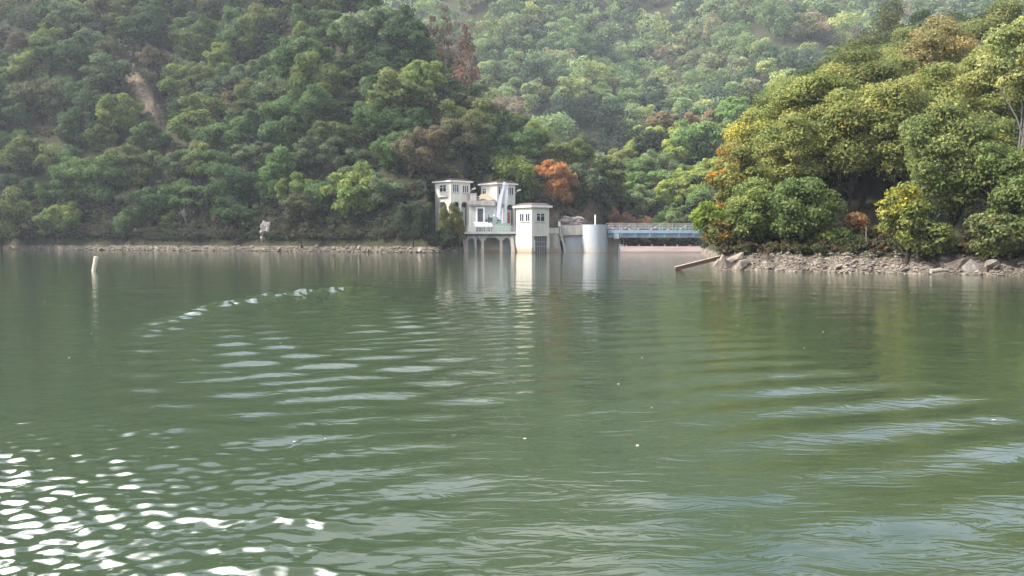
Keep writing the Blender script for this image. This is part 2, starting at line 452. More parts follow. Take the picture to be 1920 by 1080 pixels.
def build_water():
    az = np.r_[np.arange(-180, -45, 5.), np.arange(-45, -32, .5), np.arange(-32, 32, .075), np.arange(32, 45, .5), np.arange(45, 180.1, 5.)]
    rows = np.linspace(2306 / 5.6, 2306 / 75, 640)
    r = np.r_[[.02, 1, 2.5, 4, 5], 2306 / rows, np.geomspace(77, 420, 60), [1150]]
    A, Rr = np.meshgrid(np.radians(az), r, indexing='ij')
    x, y = np.sin(A) * Rr, np.cos(A) * Rr
    z = water_height(x, y)
    n0, n1 = x.shape
    i = np.arange(n0 - 1)[:, None] * n1 + np.arange(n1 - 1)[None]
    f = np.stack([i, i + 1, i + n1 + 1, i + n1], -1)[..., ::-1].reshape(-1, 4)
    me = npmesh('water', np.stack([x, y, z], -1).reshape(-1, 3), f, smooth=True)
    m = bpy.data.materials.new('lake_water'); m.use_nodes = True
    n, l = m.node_tree.nodes, m.node_tree.links; b = n['Principled BSDF']
    b.inputs['Base Color'].default_value = (.030, .046, .0245, 1)
    b.inputs['Roughness'].default_value = .035; b.inputs['IOR'].default_value = 1.333
    g = n.new('ShaderNodeNewGeometry'); mp = n.new('ShaderNodeMapping'); mp.inputs['Scale'].default_value = (.7, 1.6, 1)
    l.new(g.outputs['Position'], mp.inputs[0])
    t = n.new('ShaderNodeTexNoise'); t.inputs['Scale'].default_value = 2.2; t.inputs['Detail'].default_value = 3; t.inputs['Distortion'].default_value = 1.2
    l.new(mp.outputs[0], t.inputs[0])
    bp = n.new('ShaderNodeBump'); bp.inputs['Strength'].default_value = .22; bp.inputs['Distance'].default_value = .05
    l.new(t.outputs[0], bp.inputs['Height']); l.new(bp.outputs[0], b.inputs['Normal'])
    o = obj('water', me, None, m); o['kind'] = 'structure'


build_water()


# ------------------------------------------------------------------ dam buildings
class Corner:
    """vertical corner seen at pixel cx, distance Y, its left wall turned by a degrees"""
    def __init__(s, cx, Y, a):
        a = math.radians(a); s.cx, s.Y = cx, Y
        s.o = Vector((XX(cx, Y), Y, 0))
        s.ul = Vector((-math.cos(a), math.sin(a), 0)); s.ur = Vector((math.sin(a), math.cos(a), 0))
        s.nl = -s.ur; s.nr = -s.ul

    def t(s, face, px):                      # pixel column -> metres from the corner along a wall
        u = s.ul if face == 'L' else s.ur; k = (px - 960) / FPX
        return (k * s.Y - s.o.x) / (u.x - k * u.y)

    def z(s, py): return ZZ(py, s.Y)

    def p(s, face, t, z, n=0.0):
        u, nn = (s.ul, s.nl) if face == 'L' else (s.ur, s.nr)
        return s.o + u * t + nn * n + Vector((0, 0, z))

    def fbox(s, b, face, t0, t1, z0, z1, n0, n1):
        P = lambda t, z, n: s.p(face, t, z, n)
        hull8(b, [P(t0, z0, n1), P(t1, z0, n1), P(t1, z0, n0), P(t0, z0, n0), P(t0, z1, n1), P(t1, z1, n1), P(t1, z1, n0), P(t0, z1, n0)])

    def slab(s, b, L, Rr, z0, z1, g):        # plan rectangle grown by g
        o = s.o
        pts = [o + s.ul * tl + s.ur * tr for tl, tr in ((-g, -g), (-g, Rr + g), (L + g, Rr + g), (L + g, -g))]
        hull8(b, [q + Vector((0, 0, z0)) for q in pts] + [q + Vector((0, 0, z1)) for q in pts])

    def hip(s, b, L, Rr, z0, z1, g, inset):
        o = s.o
        lo = [o + s.ul * tl + s.ur * tr + Vector((0, 0, z0)) for tl, tr in ((-g, -g), (-g, Rr + g), (L + g, Rr + g), (L + g, -g))]
        i = inset
        hi = [o + s.ul * tl + s.ur * tr + Vector((0, 0, z1)) for tl, tr in ((i, i), (i, Rr - i), (L - i, Rr - i), (L - i, i))]
        hull8(b, lo + hi)


def window(C, root, face, px0, px1, py0, py1, panes, rows=2, sill=True, recess=.0):
    t0, t1 = sorted((C.t(face, px0), C.t(face, px1))); z0, z1 = C.z(py1), C.z(py0)
    b = bmesh.new(); C.fbox(b, face, t0, t1, z0, z1, -.05, .02)
    wdw = obj('window', b, root, M['glass'])
    b = bmesh.new(); f = .07
    C.fbox(b, face, t0 - f, t0 + .03, z0 - f, z1 + f, -.05, .06); C.fbox(b, face, t1 - .03, t1 + f, z0 - f, z1 + f, -.05, .06)
    C.fbox(b, face, t0 + .03, t1 - .03, z1 - .03, z1 + f, -.05, .055); C.fbox(b, face, t0 + .03, t1 - .03, z0 - f, z0 + .03, -.05, .055)
    for i in range(1, panes):
        tc = t0 + (t1 - t0) * i / panes; C.fbox(b, face, tc - .09, tc + .09, z0 + .03, z1 - .03, -.05, .05)
    if rows == 2:
        zc = z0 + (z1 - z0) * .68; C.fbox(b, face, t0 + .03, t1 - .03, zc - .04, zc + .04, -.05, .045)
    obj('frame', b, wdw, M['frame'])
    if sill:
        b = bmesh.new(); C.fbox(b, face, t0 - .2, t1 + .2, z0 - .22, z0 - .075, -.05, .16)
        obj('sill', b, wdw, M['concrete_grey'])
    return wdw


def arcade(C, face, t0, t1, z0, z1, opens, thick=.4, arc=True):
    pts = [(t0, z0)]
    for a, c, zs in opens:
        pts.append((a, z0)); pts.append((a, zs)); r = (c - a) / 2
        if arc:
            for i in range(1, 9):
                th = math.pi * (1 - i / 9); pts.append(((a + c) / 2 + r * math.cos(th), zs + .75 * r * math.sin(th)))
        pts.append((c, zs)); pts.append((c, z0))
    pts += [(t1, z0), (t1, z1), (t0, z1)]
    b = bmesh.new(); nn = C.nl if face == 'L' else C.nr
    prism(b, [C.p(face, t, z) for t, z in pts], -nn * thick)
    return b


def floodlight(C, root, face, px, py):
    b = bmesh.new(); t = C.t(face, px); q = C.p(face, t, C.z(py) - .35); e = C.p(face, t, C.z(py), 0) + Vector((.55, -.15, .1))
    tube(b, [q, q * .5 + e * .5 + Vector((0, 0, -.05)), e], .05)
    fl = obj('floodlight', b, root, M['white'])
    b = bmesh.new(); d = Vector((.62, -.12, .22)); tube(b, [e - d * .3, e + d], [.14, .2], 8); obj('lamp_head', b, fl, M['white'])


DECK = ZZ(434, 186)

# front gate tower
C = Corner(997, 181, 55); L, Rt = C.t('L', 967.5), C.t('R', 1029.5)
t = thing('gate_tower', 'cream gate tower standing in the water with faded tile roof and blue grey gate', 'tower', C.p('L', 0, 0))
zt = C.z(388.5); zl = C.z(442)
b = bmesh.new(); C.slab(b, L, Rt, zl, zt, 0); obj('wall', b, t, M['plaster'])
b = bmesh.new(); zb = -1.0
C.slab(b, L, .5, zb, zl - .1, .06)                             # left lower wall
C.fbox(b, 'R', C.t('R', 1026), Rt + .06, zb, zl - .1, -L, .06); C.fbox(b, 'R', .5, C.t('R', 1026), zb, zl - .1, -L, -1.2)
obj('base_wall', b, t, M['plaster'])
b = bmesh.new(); C.slab(b, L, Rt, zl - .1, zl, .12); obj('ledge', b, t, M['plaster_old'])
b = bmesh.new(); C.slab(b, L, Rt, zt, C.z(385), .5); obj('roof_slab', b, t, M['white'])
b = bmesh.new(); C.hip(b, L, Rt, C.z(385), C.z(380), .4, .5); obj('roof', b, t, M['tile_old'])
for x0, x1 in ((975, 982), (986, 993)): window(C, t, 'L', x0, x1, 400, 414.5, 2, 1)
window(C, t, 'R', 1006, 1020.5, 400, 414.5, 2, 2)
b = bmesh.new(); ta, tb = .5, C.t('R', 1026)
C.fbox(b, 'R', ta, tb, -1, zl - .12, -.5, -.35); g_ = obj('gate', b, t, M['gate'])
b = bmesh.new()
for i in range(1, 6):
    tc = ta + (tb - ta) * i / 6; C.fbox(b, 'R', tc - .03, tc + .03, -1, zl - .14, -.36, -.28)
for z_ in (1.2, 2.2): C.fbox(b, 'R', ta, tb, z_, z_ + .08, -.36, -.25)
obj('bars', b, g_, M['rail'])
b = bmesh.new(); C.fbox(b, 'R', ta + .2, ta + .45, .3, 2.6, -.27, -.18); obj('gauge_board', b, g_, M['white'])

# two rear gate towers on arcades
def rear_tower(cx, lx, rx, Y, ptop, pfas, pmid, label, lwin, rwins, larch, rarches, lamp, extra=None):
    C = Corner(cx, Y, 50); L, Rt = C.t('L', lx), C.t('R', rx)
    t = thing('gate_tower', label, 'tower', C.p('L', 0, DECK), 'hoist towers on arcades')
    z0, zm, zt = DECK, C.z(pmid), C.z(pfas + 1.5)
    b = bmesh.new(); C.slab(b, L, Rt, zm, zt, 0); obj('wall', b, t, M['plaster_old'])
    b = bmesh.new(); C.slab(b, L, Rt, zt, C.z(pfas - .8), .5); obj('roof_slab', b, t, M['white'])
    b = bmesh.new(); C.hip(b, L, Rt, C.z(pfas - .8), C.z(ptop), .45, .3); obj('roof', b, t, M['tile'])
    for face, arches, T in (('L', larch, L), ('R', rarches, Rt)):
        ops = sorted([tuple(sorted((C.t(face, a), C.t(face, c)))) for a, c in arches])
        ops = [(a, c, zm - .3 - .375 * (c - a)) for a, c in ops]
        obj('arcade_wall', arcade(C, face, .0 if face == 'L' else .41, T, z0, zm, ops), t, M['plaster_old'])
    b = bmesh.new(); C.fbox(b, 'R', .8, Rt, z0, zm, -L, -L + .4); obj('rear_wall', b, t, M['concrete_grey'])
    for a in lwin:
        window(C, t, 'L', *a)
    for a in rwins: window(C, t, 'R', *a)
    floodlight(C, t, 'R', lamp[0], lamp[1])
    # gantry bracing visible inside the arcade
    b = bmesh.new()
    ta, tb = C.t('R', rarches[-1][0]), C.t('R', rarches[-1][1]); zA = zm - 1.2
    for q0, q1 in (((ta, zA), (tb, zA + .8)), ((ta, zA + .8), (tb, zA)), ((ta, zA), (tb, zA))):
        tube(b, [C.p('R', q0[0], q0[1], -.6), C.p('R', q1[0], q1[1], -.6)], .06)
    tc = (ta + tb) / 2
    C.fbox(b, 'R', tc - .12, tc + .12, z0, zA, -.8, -.55)
    obj('hoist_frame', b, t, M['dark_steel'])
    b = bmesh.new(); C.fbox(b, 'R', ta + .15, tb - .25, z0, zA - .3, -.62, -.5); obj('gate_leaf', b, t, M['concrete_grey'])
    return C, t, L, Rt


C, t, L, Rt = rear_tower(846, 816.5, 882, 193, 334, 339, 375, 'cream gate tower with dark red tile roof, leftmost, half behind the yellowing tree',
    [(825.5, 837, 346, 358.5, 2)], [(849.5, 860, 346, 359.5, 3, 2), (868, 878, 347, 360, 3, 1)], [(823, 838)], [(850.5, 862), (865.5, 877)], (882, 354))
b = bmesh.new(); t0, t1 = C.t('L', 838.5), C.t('L', 824.5)
C.fbox(b, 'L', t0, t1, C.z(368), C.z(360.3), -.05, .16); C.fbox(b, 'L', t0 - .2, t1 + .2, C.z(369), C.z(368), -.05, .4)
obj('balcony_panel', b, t, M['plaster_old'])
C, t, L, Rt = rear_tower(932, 902, 966, 194, 338.5, 343.5, 380, 'cream gate tower with dark red tile roof behind the raised crane jib',
    [(905.5, 911.5, 352.5, 362, 2, 2, False)], [(935, 942.5, 350, 364, 2, 2), (952.5, 962, 350.5, 364, 3, 1)], [(912, 926)], [(937, 946), (951, 963)], (966, 357))
b = bmesh.new(); pts = []
for px, py in ((899, 374), (899, 367), (902, 363.5), (911, 363.5), (924, 374), (918, 376), (912, 374), (907, 372.5), (903, 372.8)):
    pts.append(W(px, py, 191.5))
prism(b, pts, (.6, 3.0, 0)); obj('hood', b, t, M['cream'])
b = bmesh.new(); C.fbox(b, 'R', C.t('R', 952), C.t('R', 957.5), DECK, C.z(398), -.45, -.3); obj('gate_panel', b, t, M['red'])

# machine house between them
Yh = 190.5
t = thing('machine_house', 'grey concrete machine house with dark doorway under a heavy flat roof slab', 'building', W(912, 430, Yh))
b = bmesh.new()
zr, zs = ZZ(376, Yh), ZZ(385.5, Yh)
box(b, XX(879, Yh), XX(895.5, Yh), Yh, Yh + 5, DECK, zs); box(b, XX(895.5, Yh), XX(906, Yh), Yh, Yh + 5, ZZ(391, Yh), zs)
box(b, XX(906, Yh), XX(951, Yh), Yh, Yh + 5, DECK, zs)
obj('wall', b, t, M['concrete_grey'])
b = bmesh.new(); box(b, XX(878, Yh), XX(929, Yh), Yh - .5, Yh + 5, zs, zr); box(b, XX(929.3, Yh), XX(950, Yh), Yh - .2, Yh + 5, zs, ZZ(382, Yh)); obj('roof', b, t, M['concrete'])
b = bmesh.new(); box(b, XX(895.5, Yh), XX(906, Yh), Yh + .35, Yh + .5, DECK, ZZ(391, Yh)); d_ = obj('door', b, t, M['gate'])
b = bmesh.new()
for x0, x1, y0, y1 in ((892.5, 895.4, 388, 425), (906.1, 909, 388, 425), (895.4, 906.1, 388, 390.8)):
    box(b, XX(x0, Yh), XX(x1, Yh), Yh - .12, Yh + .1, ZZ(y1, Yh) if y1 < 420 else DECK, ZZ(y0, Yh))
obj('frame', b, d_, M['white'])
b = bmesh.new(); box(b, XX(929.5, Yh), XX(940, Yh), Yh - .04, Yh + .1, DECK, ZZ(391, Yh)); d_ = obj('door', b, t, M['dark_steel']); d_['label'] = 'dark second door behind the crane'
b = bmesh.new(); box(b, XX(940, Yh), XX(944, Yh), Yh - .1, Yh + .1, DECK, ZZ(391, Yh)); box(b, XX(927.5, Yh), XX(929.4, Yh), Yh - .1, Yh + .1, DECK, ZZ(391, Yh)); obj('frame', b, d_, M['white'])
b = bmesh.new(); box(b, XX(910.5, Yh), XX(913.5, Yh), Yh - .25, Yh - .01, ZZ(417, Yh), ZZ(411, Yh)); obj('control_box', b, t, M['dark_steel'])
for a, c in ((879, 901), (930, 950)):
    b = bmesh.new()
    for dz in (384, 386.5): tube(b, [W(a, dz, Yh - .8), W(c, dz, Yh - .8)], .05)
    for k in range(4):
        a_ = a + .7 + (c - a - 1.4) * k / 3; tube(b, [W(a_, 380, Yh - .8), W(a_, 387, Yh - .8)], .035)
    obj('pipe_rack', b, t, M['dark_steel'])
t = thing('roof_shed', 'small white box hut on the machine house roof beside left tower', 'hut', W(888, 374, 196))
b = bmesh.new(); box(b, XX(881.5, 196), XX(893.5, 196), 195.4, 198.4, ZZ(377, 196), ZZ(363.5, 196)); obj('wall', b, t, M['plaster_old'])
b = bmesh.new(); box(b, XX(880.5, 196), XX(894.5, 196), 195.1, 198.8, ZZ(363.5, 196), ZZ(362.3, 196)); obj('roof', b, t, M['concrete_grey'])
for y_ in (368.8, 373):
    b = bmesh.new(); tube(b, [W(893.5, y_, 195.3), W(899, y_, 195.3)], .055); obj('rail', b, t, M['white'])

# platform over the intake
Yp = 186.0
t = thing('intake_platform', 'weathered concrete platform on pillars with open arches at the water', 'platform', W(915, 472, Yp))
xl, xr = XX(866, Yp), XX(967.5, Yp)
b = bmesh.new(); box(b, XX(862, Yp), xr + .3, Yp - .5, 196, DECK - .5, DECK); obj('deck_slab', b, t, M['concrete_grey'])
b = bmesh.new(); box(b, XX(864, Yp), xr + .25, Yp - .3, 186.2, DECK - .85, DECK - .503); obj('edge_beam', b, t, M['dark_steel'])
zp = DECK - .85; pts = [(XX(892, Yp), -1)]


def cham(a, c):
    k = .75; a, c = XX(a, Yp), XX(c, Yp); zt_ = zp - .45
    return [(a, -1), (a, zt_ - k), (a + k, zt_), (c - k, zt_), (c, zt_ - k), (c, -1)]


b = bmesh.new()
for i, (a, c, ops) in enumerate(((866, 967.5, [(877, 890.5), (893.5, 902.3), (907.5, 937), (942, 958)]),)):
    pts = [(XX(a, Yp), zp), (XX(868, Yp), zp - 1.2), (XX(874, Yp), -1)]
    arch = []
    x0, x1 = XX(877.5, Yp), XX(890, Yp); zsp = ZZ(455, Yp)
    pts += [(x0, -1), (x0, zsp)] + [((x0 + x1) / 2 - (x1 - x0) / 2 * math.cos(math.pi * i / 9), zsp + .85 * math.sin(math.pi * i / 9)) for i in range(1, 9)] + [(x1, zsp), (x1, -1)]
    for o_ in ops[1:]: pts += cham(*o_)
    pts += [(XX(966.5, Yp), -1), (XX(966.5, Yp), zp)]
    prism(b, [Vector((x, Yp, z)) for x, z in pts], (0, .7, 0))
obj('arch_wall', b, t, M['concrete'])
b = bmesh.new(); n_ = 14        # curved back wall of the intake chamber
ring = [(XX(906, Yp) + (XX(940, Yp) - XX(906, Yp)) * i / n_, 188.4 + 1.4 * math.sin(math.pi * i / n_)) for i in range(n_ + 1)]
prism(b, [Vector((x, y, -1)) for x, y in ring] + [Vector((ring[-1][0], 190.4, -1)), Vector((ring[0][0], 190.4, -1))], (0, 0, zp + .9))
obj('chamber_wall', b, t, M['pale'])
for xa, xb in ((874, 904), (942, 967)):
    b = bmesh.new(); box(b, XX(xa, Yp), XX(xb, Yp), 188.2, 190.4, -1, zp); obj('rear_wall', b, t, M['concrete_grey'])
for x0, x1, x2 in ((866.5, 872, 881), (956.5, 959, 967)):
    b = bmesh.new(); prism(b, [Vector((XX(x0, Yp), Yp - .15, zp)), Vector((XX(x0 + 5.5, Yp), Yp - .15, zp)), Vector((XX(x2, Yp), Yp - 1.6, -1)), Vector((XX(x1, Yp), Yp - 1.6, -1))], (0, 1.0, 0))
    obj('buttress', b, t, M['concrete'])


def railing(name, label, a, c, zb, zt, n_, m, group=None, rails=3, r=.04, bars=0):
    t = thing(name, label, 'railing', a, group)
    a, c = Vector(a), Vector(c)
    for i in range(n_):
        q = a + (c - a) * i / (n_ - 1); b = bmesh.new(); tube(b, [(q.x, q.y, zb), (q.x, q.y, zt)], r, 5); obj('post', b, t, m)
    for k in range(rails):
        z = zt - (zt - zb) * k / rails; b = bmesh.new(); tube(b, [(a.x, a.y, z), (c.x, c.y, z)], r * .9, 5); obj('rail', b, t, m)
    if bars:
        b = bmesh.new()
        for i in range(bars):
            q = a + (c - a) * (i + .5) / bars; tube(b, [(q.x, q.y, zb + .05), (q.x, q.y, zt - .05)], .014, 3)
        obj('mesh_infill', b, t, m)
    return t


railing('railing', 'long grey steel railing along the front edge of the intake platform', W(866, 434, 185.7), W(966, 434, 185.7), DECK, DECK + 1.1, 17, M['rail'], bars=70)
railing('railing', 'short white railing section half hidden by the bush left of platform', W(832, 425, 187.5), W(852, 425, 187.5), ZZ(425, 187.5), ZZ(415, 187.5), 5, M['white'])
t = thing('walkway_wall', 'low pale concrete walkway under the short white railing left of the platform', 'wall', W(842, 430, 188))
b = bmesh.new(); box(b, XX(822, 188), XX(862, 188), 187.2, 192, 0, ZZ(425, 188) - .01); obj('wall', b, t, M['concrete_grey'])

# white covered deck on the platform
t = thing('covered_dinghy', 'long low white tarpaulin covered load on the platform left of the crane', 'tarpaulin', W(907, 425, 187.2))
b = bmesh.new(); Y_ = 187.2
lo = [W(891, 425.5, Y_), W(925, 425.5, Y_), W(925, 425.5, Y_) + Vector((0, 2, 0)), W(891, 425.5, Y_) + Vector((0, 2, 0))]
hi = [W(888, 417, Y_), W(921.5, 418.5, Y_), W(918, 417.5, Y_) + Vector((0, 2, .1)), W(888, 416.5, Y_) + Vector((0, 2, .1))]
hull8(b, [Vector((q.x, q.y, q.z)) for q in lo] + hi); obj('cover', b, t, M['tarp'])
for a in (894, 908, 922):
    b = bmesh.new(); q = W(a, 430, Y_ + .8); box(b, q.x - .15, q.x + .15, q.y - .6, q.y + .6, DECK + .002, ZZ(425.5, Y_)); obj('trestle', b, t, M['dark_steel'])

# folding crane
Yc = 188.0
t = thing('folding_crane', 'white folding crane with raised jib on a green machine base', 'crane', Vector((XX(937, Yc), Yc, DECK)))
b = bmesh.new(); box(b, XX(926, Yc), XX(957, Yc), Yc - .9, Yc + .9, DECK + .002, ZZ(419, Yc)); box(b, XX(929, Yc), XX(940, Yc), Yc - .7, Yc + .7, ZZ(419, Yc), ZZ(414, Yc)); obj('machine_base', b, t, M['crane_green'])
b = bmesh.new(); q0 = W(924, 417, Yc); q1 = W(932, 407, Yc); box(b, q0.x, q1.x, Yc - .95, Yc + .7, q0.z, q1.z); bmesh.ops.bevel(b, geom=b.edges[:], offset=.1, segments=1); obj('cabin', b, t, M['crane_green'])
b = bmesh.new(); box(b, XX(914.5, Yc), XX(919, Yc), Yc - .5, Yc + .3, DECK + .002, ZZ(407, Yc)); tube(b, [W(916, 407, Yc), W(915.5, 402, Yc)], .08); box(b, XX(919, Yc), XX(924, Yc), Yc - .5, Yc + .3, ZZ(416, Yc), ZZ(408, Yc)); obj('engine', b, t, M['dark_steel'])
b = bmesh.new(); tube(b, [W(928, 404, Yc), W(927, 406, Yc)], .35, 8); obj('winch_drum', b, t, M['rail'])


def beam(b, pts, ws, th=.5):      # boxed boom through picture points with picture widths
    P = [W(*p) for p in pts]; L_, R_ = [], []
    for i, p in enumerate(P):
        d = (P[min(i + 1, len(P) - 1)] - P[max(i - 1, 0)]).normalized(); n_ = Vector((d.z, 0, -d.x)).normalized() * ws[i] / 2
        L_.append(p - n_); R_.append(p + n_)
    prism(b, L_ + R_[::-1], (0, th, 0))


b = bmesh.new(); beam(b, [(935, 412, Yc - .3), (934.5, 396, Yc - .3), (937, 378, Yc - .3), (942, 358, Yc - .3), (945.5, 346, Yc - .3)], [.95, .85, .75, .65, .55]); obj('boom', b, t, M['crane_white'])
b = bmesh.new(); q = W(945.5, 344.5, Yc - .3); tube(b, [q + Vector((0, -.15, 0)), q + Vector((0, .75, 0))], .42, 10); obj('knuckle', b, t, M['crane_white'])
b = bmesh.new(); beam(b, [(946, 345, Yc - .2), (950, 347, Yc - .2), (950.5, 362, Yc - .2), (948.5, 385, Yc - .2), (947.5, 402, Yc - .2), (946.5, 418, Yc - .2)], [.5, .75, .6, .5, .42, .42], .45); obj('jib', b, t, M['crane_white'])
b = bmesh.new(); tube(b, [W(937, 407, Yc - .5), W(940, 380, Yc - .5), W(945, 352, Yc - .5)], [.14, .12, .07]); obj('ram', b, t, M['rail'])
b = bmesh.new(); q = W(936, 404, Yc); box(b, q.x - .35, q.x + .35, Yc - .6, Yc - .35, ZZ(412, Yc), ZZ(400, Yc)); obj('ram_housing', b, t, M['crane_white'])

# right of the front tower: dam wall, approach, sign
Yd = 187.0
t = thing('dam_wall', 'grey stained concrete dam wall with round culvert between gate tower and pier', 'dam', W(1065, 473, Yd))
b = bmesh.new()
pts = [(1024, 474), (1024, 437), (1046, 437), (1054, 474 + 6)]
prism(b, [Vector((XX(a, Yd), Yd - .6, max(ZZ(c, Yd), -1))) for a, c in pts], (0, 3, 0)); obj('buttress_wall', b, t, M['concrete'])
b = bmesh.new()
x0, x1 = XX(1045.5, Yd), XX(1057, Yd); zs = ZZ(459, Yd)
pts = [(x0 - .9, -1), (x0, -1), (x0, zs)] + [((x0 + x1) / 2 - (x1 - x0) / 2 * math.cos(math.pi * i / 9), zs + .95 * math.sin(math.pi * i / 9)) for i in range(1, 9)] + [(x1, zs), (x1, -1), (XX(1060, Yd), -1), (XX(1060, Yd), ZZ(441.5, Yd)), (x0 - .9, ZZ(441.5, Yd))]
prism(b, [Vector((x, Yd + .1, z)) for x, z in pts], (0, 1.5, 0)); obj('culvert_wall', b, t, M['concrete'])
b = bmesh.new(); box(b, XX(1040, Yd), XX(1060, Yd), Yd + 2.4, Yd + 3, -1, ZZ(442, Yd)); obj('culvert_back', b, t, M['dark_steel'])
b = bmesh.new(); box(b, XX(1056, Yd), XX(1140, Yd), Yd + .6, Yd + 6, -1, ZZ(441, Yd)); obj('wall', b, t, M['pier'])
b = bmesh.new(); prism(b, [Vector((XX(a, Yd), Yd - .3, ZZ(c, Yd))) for a, c in ((1048, 442), (1050, 423.5), (1097, 421.5), (1097, 440))], (0, .5, 0))
box(b, XX(1048, Yd), XX(1150, Yd), Yd + .2, Yd + 6, ZZ(441, Yd), ZZ(437, Yd)); obj('parapet', b, t, M['concrete'])
b = bmesh.new(); tube(b, [W(1052, 440, Yd - .5), W(1060, 474, Yd - 1.2)], .22, 6); obj('strut', b, t, M['concrete_grey'])
t = thing('low_wall', 'bright white low wall between the front gate tower and the sign post', 'wall', W(1038, 438, 186.5))
b = bmesh.new(); box(b, XX(1028, 186.5), XX(1047.5, 186.5), 186.3, 190, ZZ(437.3, 186.5), ZZ(428, 186.5)); obj('wall', b, t, M['plaster'])
b = bmesh.new(); box(b, XX(1027.5, 186.5), XX(1048, 186.5), 186.2, 190.1, ZZ(428, 186.5), ZZ(427.2, 186.5)); obj('coping', b, t, M['white'])
t = thing('sign_post', 'small pale sign on a grey post beside the white low wall', 'sign', W(1050, 441, 186.1))
b = bmesh.new(); tube(b, [W(1050, 444, 186.1), W(1050, 415, 186.1)], .09); obj('post', b, t, M['rail'])
b = bmesh.new(); q = W(1049, 420, 185.95); box(b, q.x - .28, q.x + .22, q.y - .04, q.y, q.z - .5, q.z + .55); obj('board', b, t, M['white'])

# pier
Yr = 183.0
t = thing('bridge_pier', 'pale round fronted bridge pier rising from the water', 'pier', W(1117, 473, Yr + 2))
xc, rad = XX(1117, Yr), XX(1139, Yr) - XX(1117, Yr)
zt = ZZ(421, Yr)


def capsule(b, xc, yc, rad, y1, z0, z1, n_=40):
    pts = [Vector((xc - rad * math.cos(math.pi * i / n_), yc - rad * math.sin(math.pi * i / n_), z0)) for i in range(n_ + 1)]
    prism(b, pts + [Vector((xc + rad, y1, z0)), Vector((xc - rad, y1, z0))], (0, 0, z1 - z0))


b = bmesh.new(); capsule(b, xc, Yr + rad, rad, Yr + 9, -1, zt); o_ = obj('shaft', b, t, M['pier'])
b = bmesh.new(); capsule(b, xc, Yr + rad, rad + .05, Yr + 9, -1, 1.35); o_ = obj('footing', b, t, M['pier'])
b = bmesh.new(); hull8(b, [Vector(p) for p in ((xc + rad, Yr + 5, -1), (XX(1160, 190), Yr + 5.6, -1), (XX(1160, 190), 196, -1), (xc + rad, 196, -1), (xc + rad, Yr + 5, ZZ(439, 188)), (XX(1163, 190), Yr + 5.6, ZZ(446, 188)), (XX(1163, 190), 196, ZZ(446, 188)), (xc + rad, 196, ZZ(439, 188)))]); obj('abutment', b, t, M['concrete'])
t = thing('marker_post', 'slim white post standing on top of the round pier', 'post', (XX(1116, Yr + 2), Yr + 2, zt))
b = bmesh.new(); q = W(1116, 420, Yr + 2); tube(b, [(q.x, q.y, zt), (q.x, q.y, ZZ(402.5, Yr + 2))], .13, 8); obj('post', b, t, M['white'])
b = bmesh.new(); tube(b, [(q.x - .22, q.y, ZZ(407, Yr)), (q.x + .2, q.y, ZZ(405, Yr))], .07); obj('lamp', b, t, M['white'])

# blue bridge
Yb = 187.0
x0, x1 = XX(1139.5, Yb), XX(1342, Yb)
t = thing('girder_bridge', 'light blue steel girder bridge from the pier to the wooded bank', 'bridge', (x0, Yb, ZZ(437, Yb)))
b = bmesh.new(); box(b, x0, x1, Yb - .22, Yb + .0, ZZ(437.3, Yb), ZZ(431.3, Yb)); obj('top_beam', b, t, M['bridge_blue'])
b = bmesh.new(); box(b, x0, x1, Yb + .02, Yb + .1, ZZ(444.5, Yb), ZZ(437.3, Yb)); box(b, x0, x1, Yb - .12, Yb + .3, ZZ(445.4, Yb), ZZ(444.5, Yb)); obj('web', b, t, M['bridge_dark'])
b = bmesh.new(); box(b, x0, x1, Yb + .1, Yb + 3.6, ZZ(434, Yb), ZZ(432, Yb)); box(b, x0, x1, Yb + 3.4, Yb + 3.6, ZZ(445, Yb), ZZ(434, Yb)); obj('deck', b, t, M['concrete_grey'])
for k in range(8):
    q = XX(1163.5 + 27.2 * k, Yb); b = bmesh.new()
    prism(b, [Vector((q - .2, Yb, ZZ(437.3, Yb))), Vector((q + .2, Yb, ZZ(437.3, Yb))), Vector((q + .12, Yb, ZZ(444.5, Yb))), Vector((q - .12, Yb, ZZ(444.5, Yb)))], (0, -.14, 0)); obj('stiffener', b, t, M['bridge_blue'])
b = bmesh.new(); box(b, XX(1150, Yb), XX(1160, Yb), Yb - .5, Yb - .13, ZZ(448, Yb), ZZ(438, Yb)); obj('service_box', b, t, M['rail'])
zb, zt = ZZ(432, Yb), ZZ(421.5, Yb)
railing('bridge_railing', 'pale railing along the near side of the blue bridge', (x0, Yb - .1, zb), (x1, Yb - .1, zb), ZZ(437, Yb), zt, 9, M['rail'], 'bridge railings', bars=150)
railing('bridge_railing', 'far railing of the blue bridge seen through the near one', (x0, Yb + 3.5, zb), (x1, Yb + 3.5, zb), zb, zt + .35, 9, M['rail'], 'bridge railings')
for i, (a, c, y0, y1, sag) in enumerate(((1141, 1156, 423, 431, .1), (1164, 1180, 430, 422, .12), (1174, 1204, 426, 424, .75), (1219, 1231, 431, 424, .1), (1248, 1259, 431, 427, .1), (1273, 1287, 430, 422, .15))):
    P0, P1 = W(a, y0, Yb - .2), W(c, y1, Yb - .2); n_ = 8; up, dn = [], []
    for k in range(n_ + 1):
        q = P0 + (P1 - P0) * k / n_; q = q - Vector((0, 0, sag * 4 * k / n_ * (1 - k / n_))); up.append(q + Vector((0, 0, .07))); dn.append(q - Vector((0, 0, .07)))
    b = bmesh.new(); prism(b, up + dn[::-1], (0, .02, 0))
    words = ('next to the round pier', 'rising just right of the pier end', 'sagging deepest between two posts', 'short and steep at mid span', 'small faded piece past mid span', 'nearest the trees')[i]
    tag(obj('barrier_tape', b, None, M['tape']), 'red and white tape strip on the bridge railing, ' + words, 'tape', 'tape strips on the bridge')

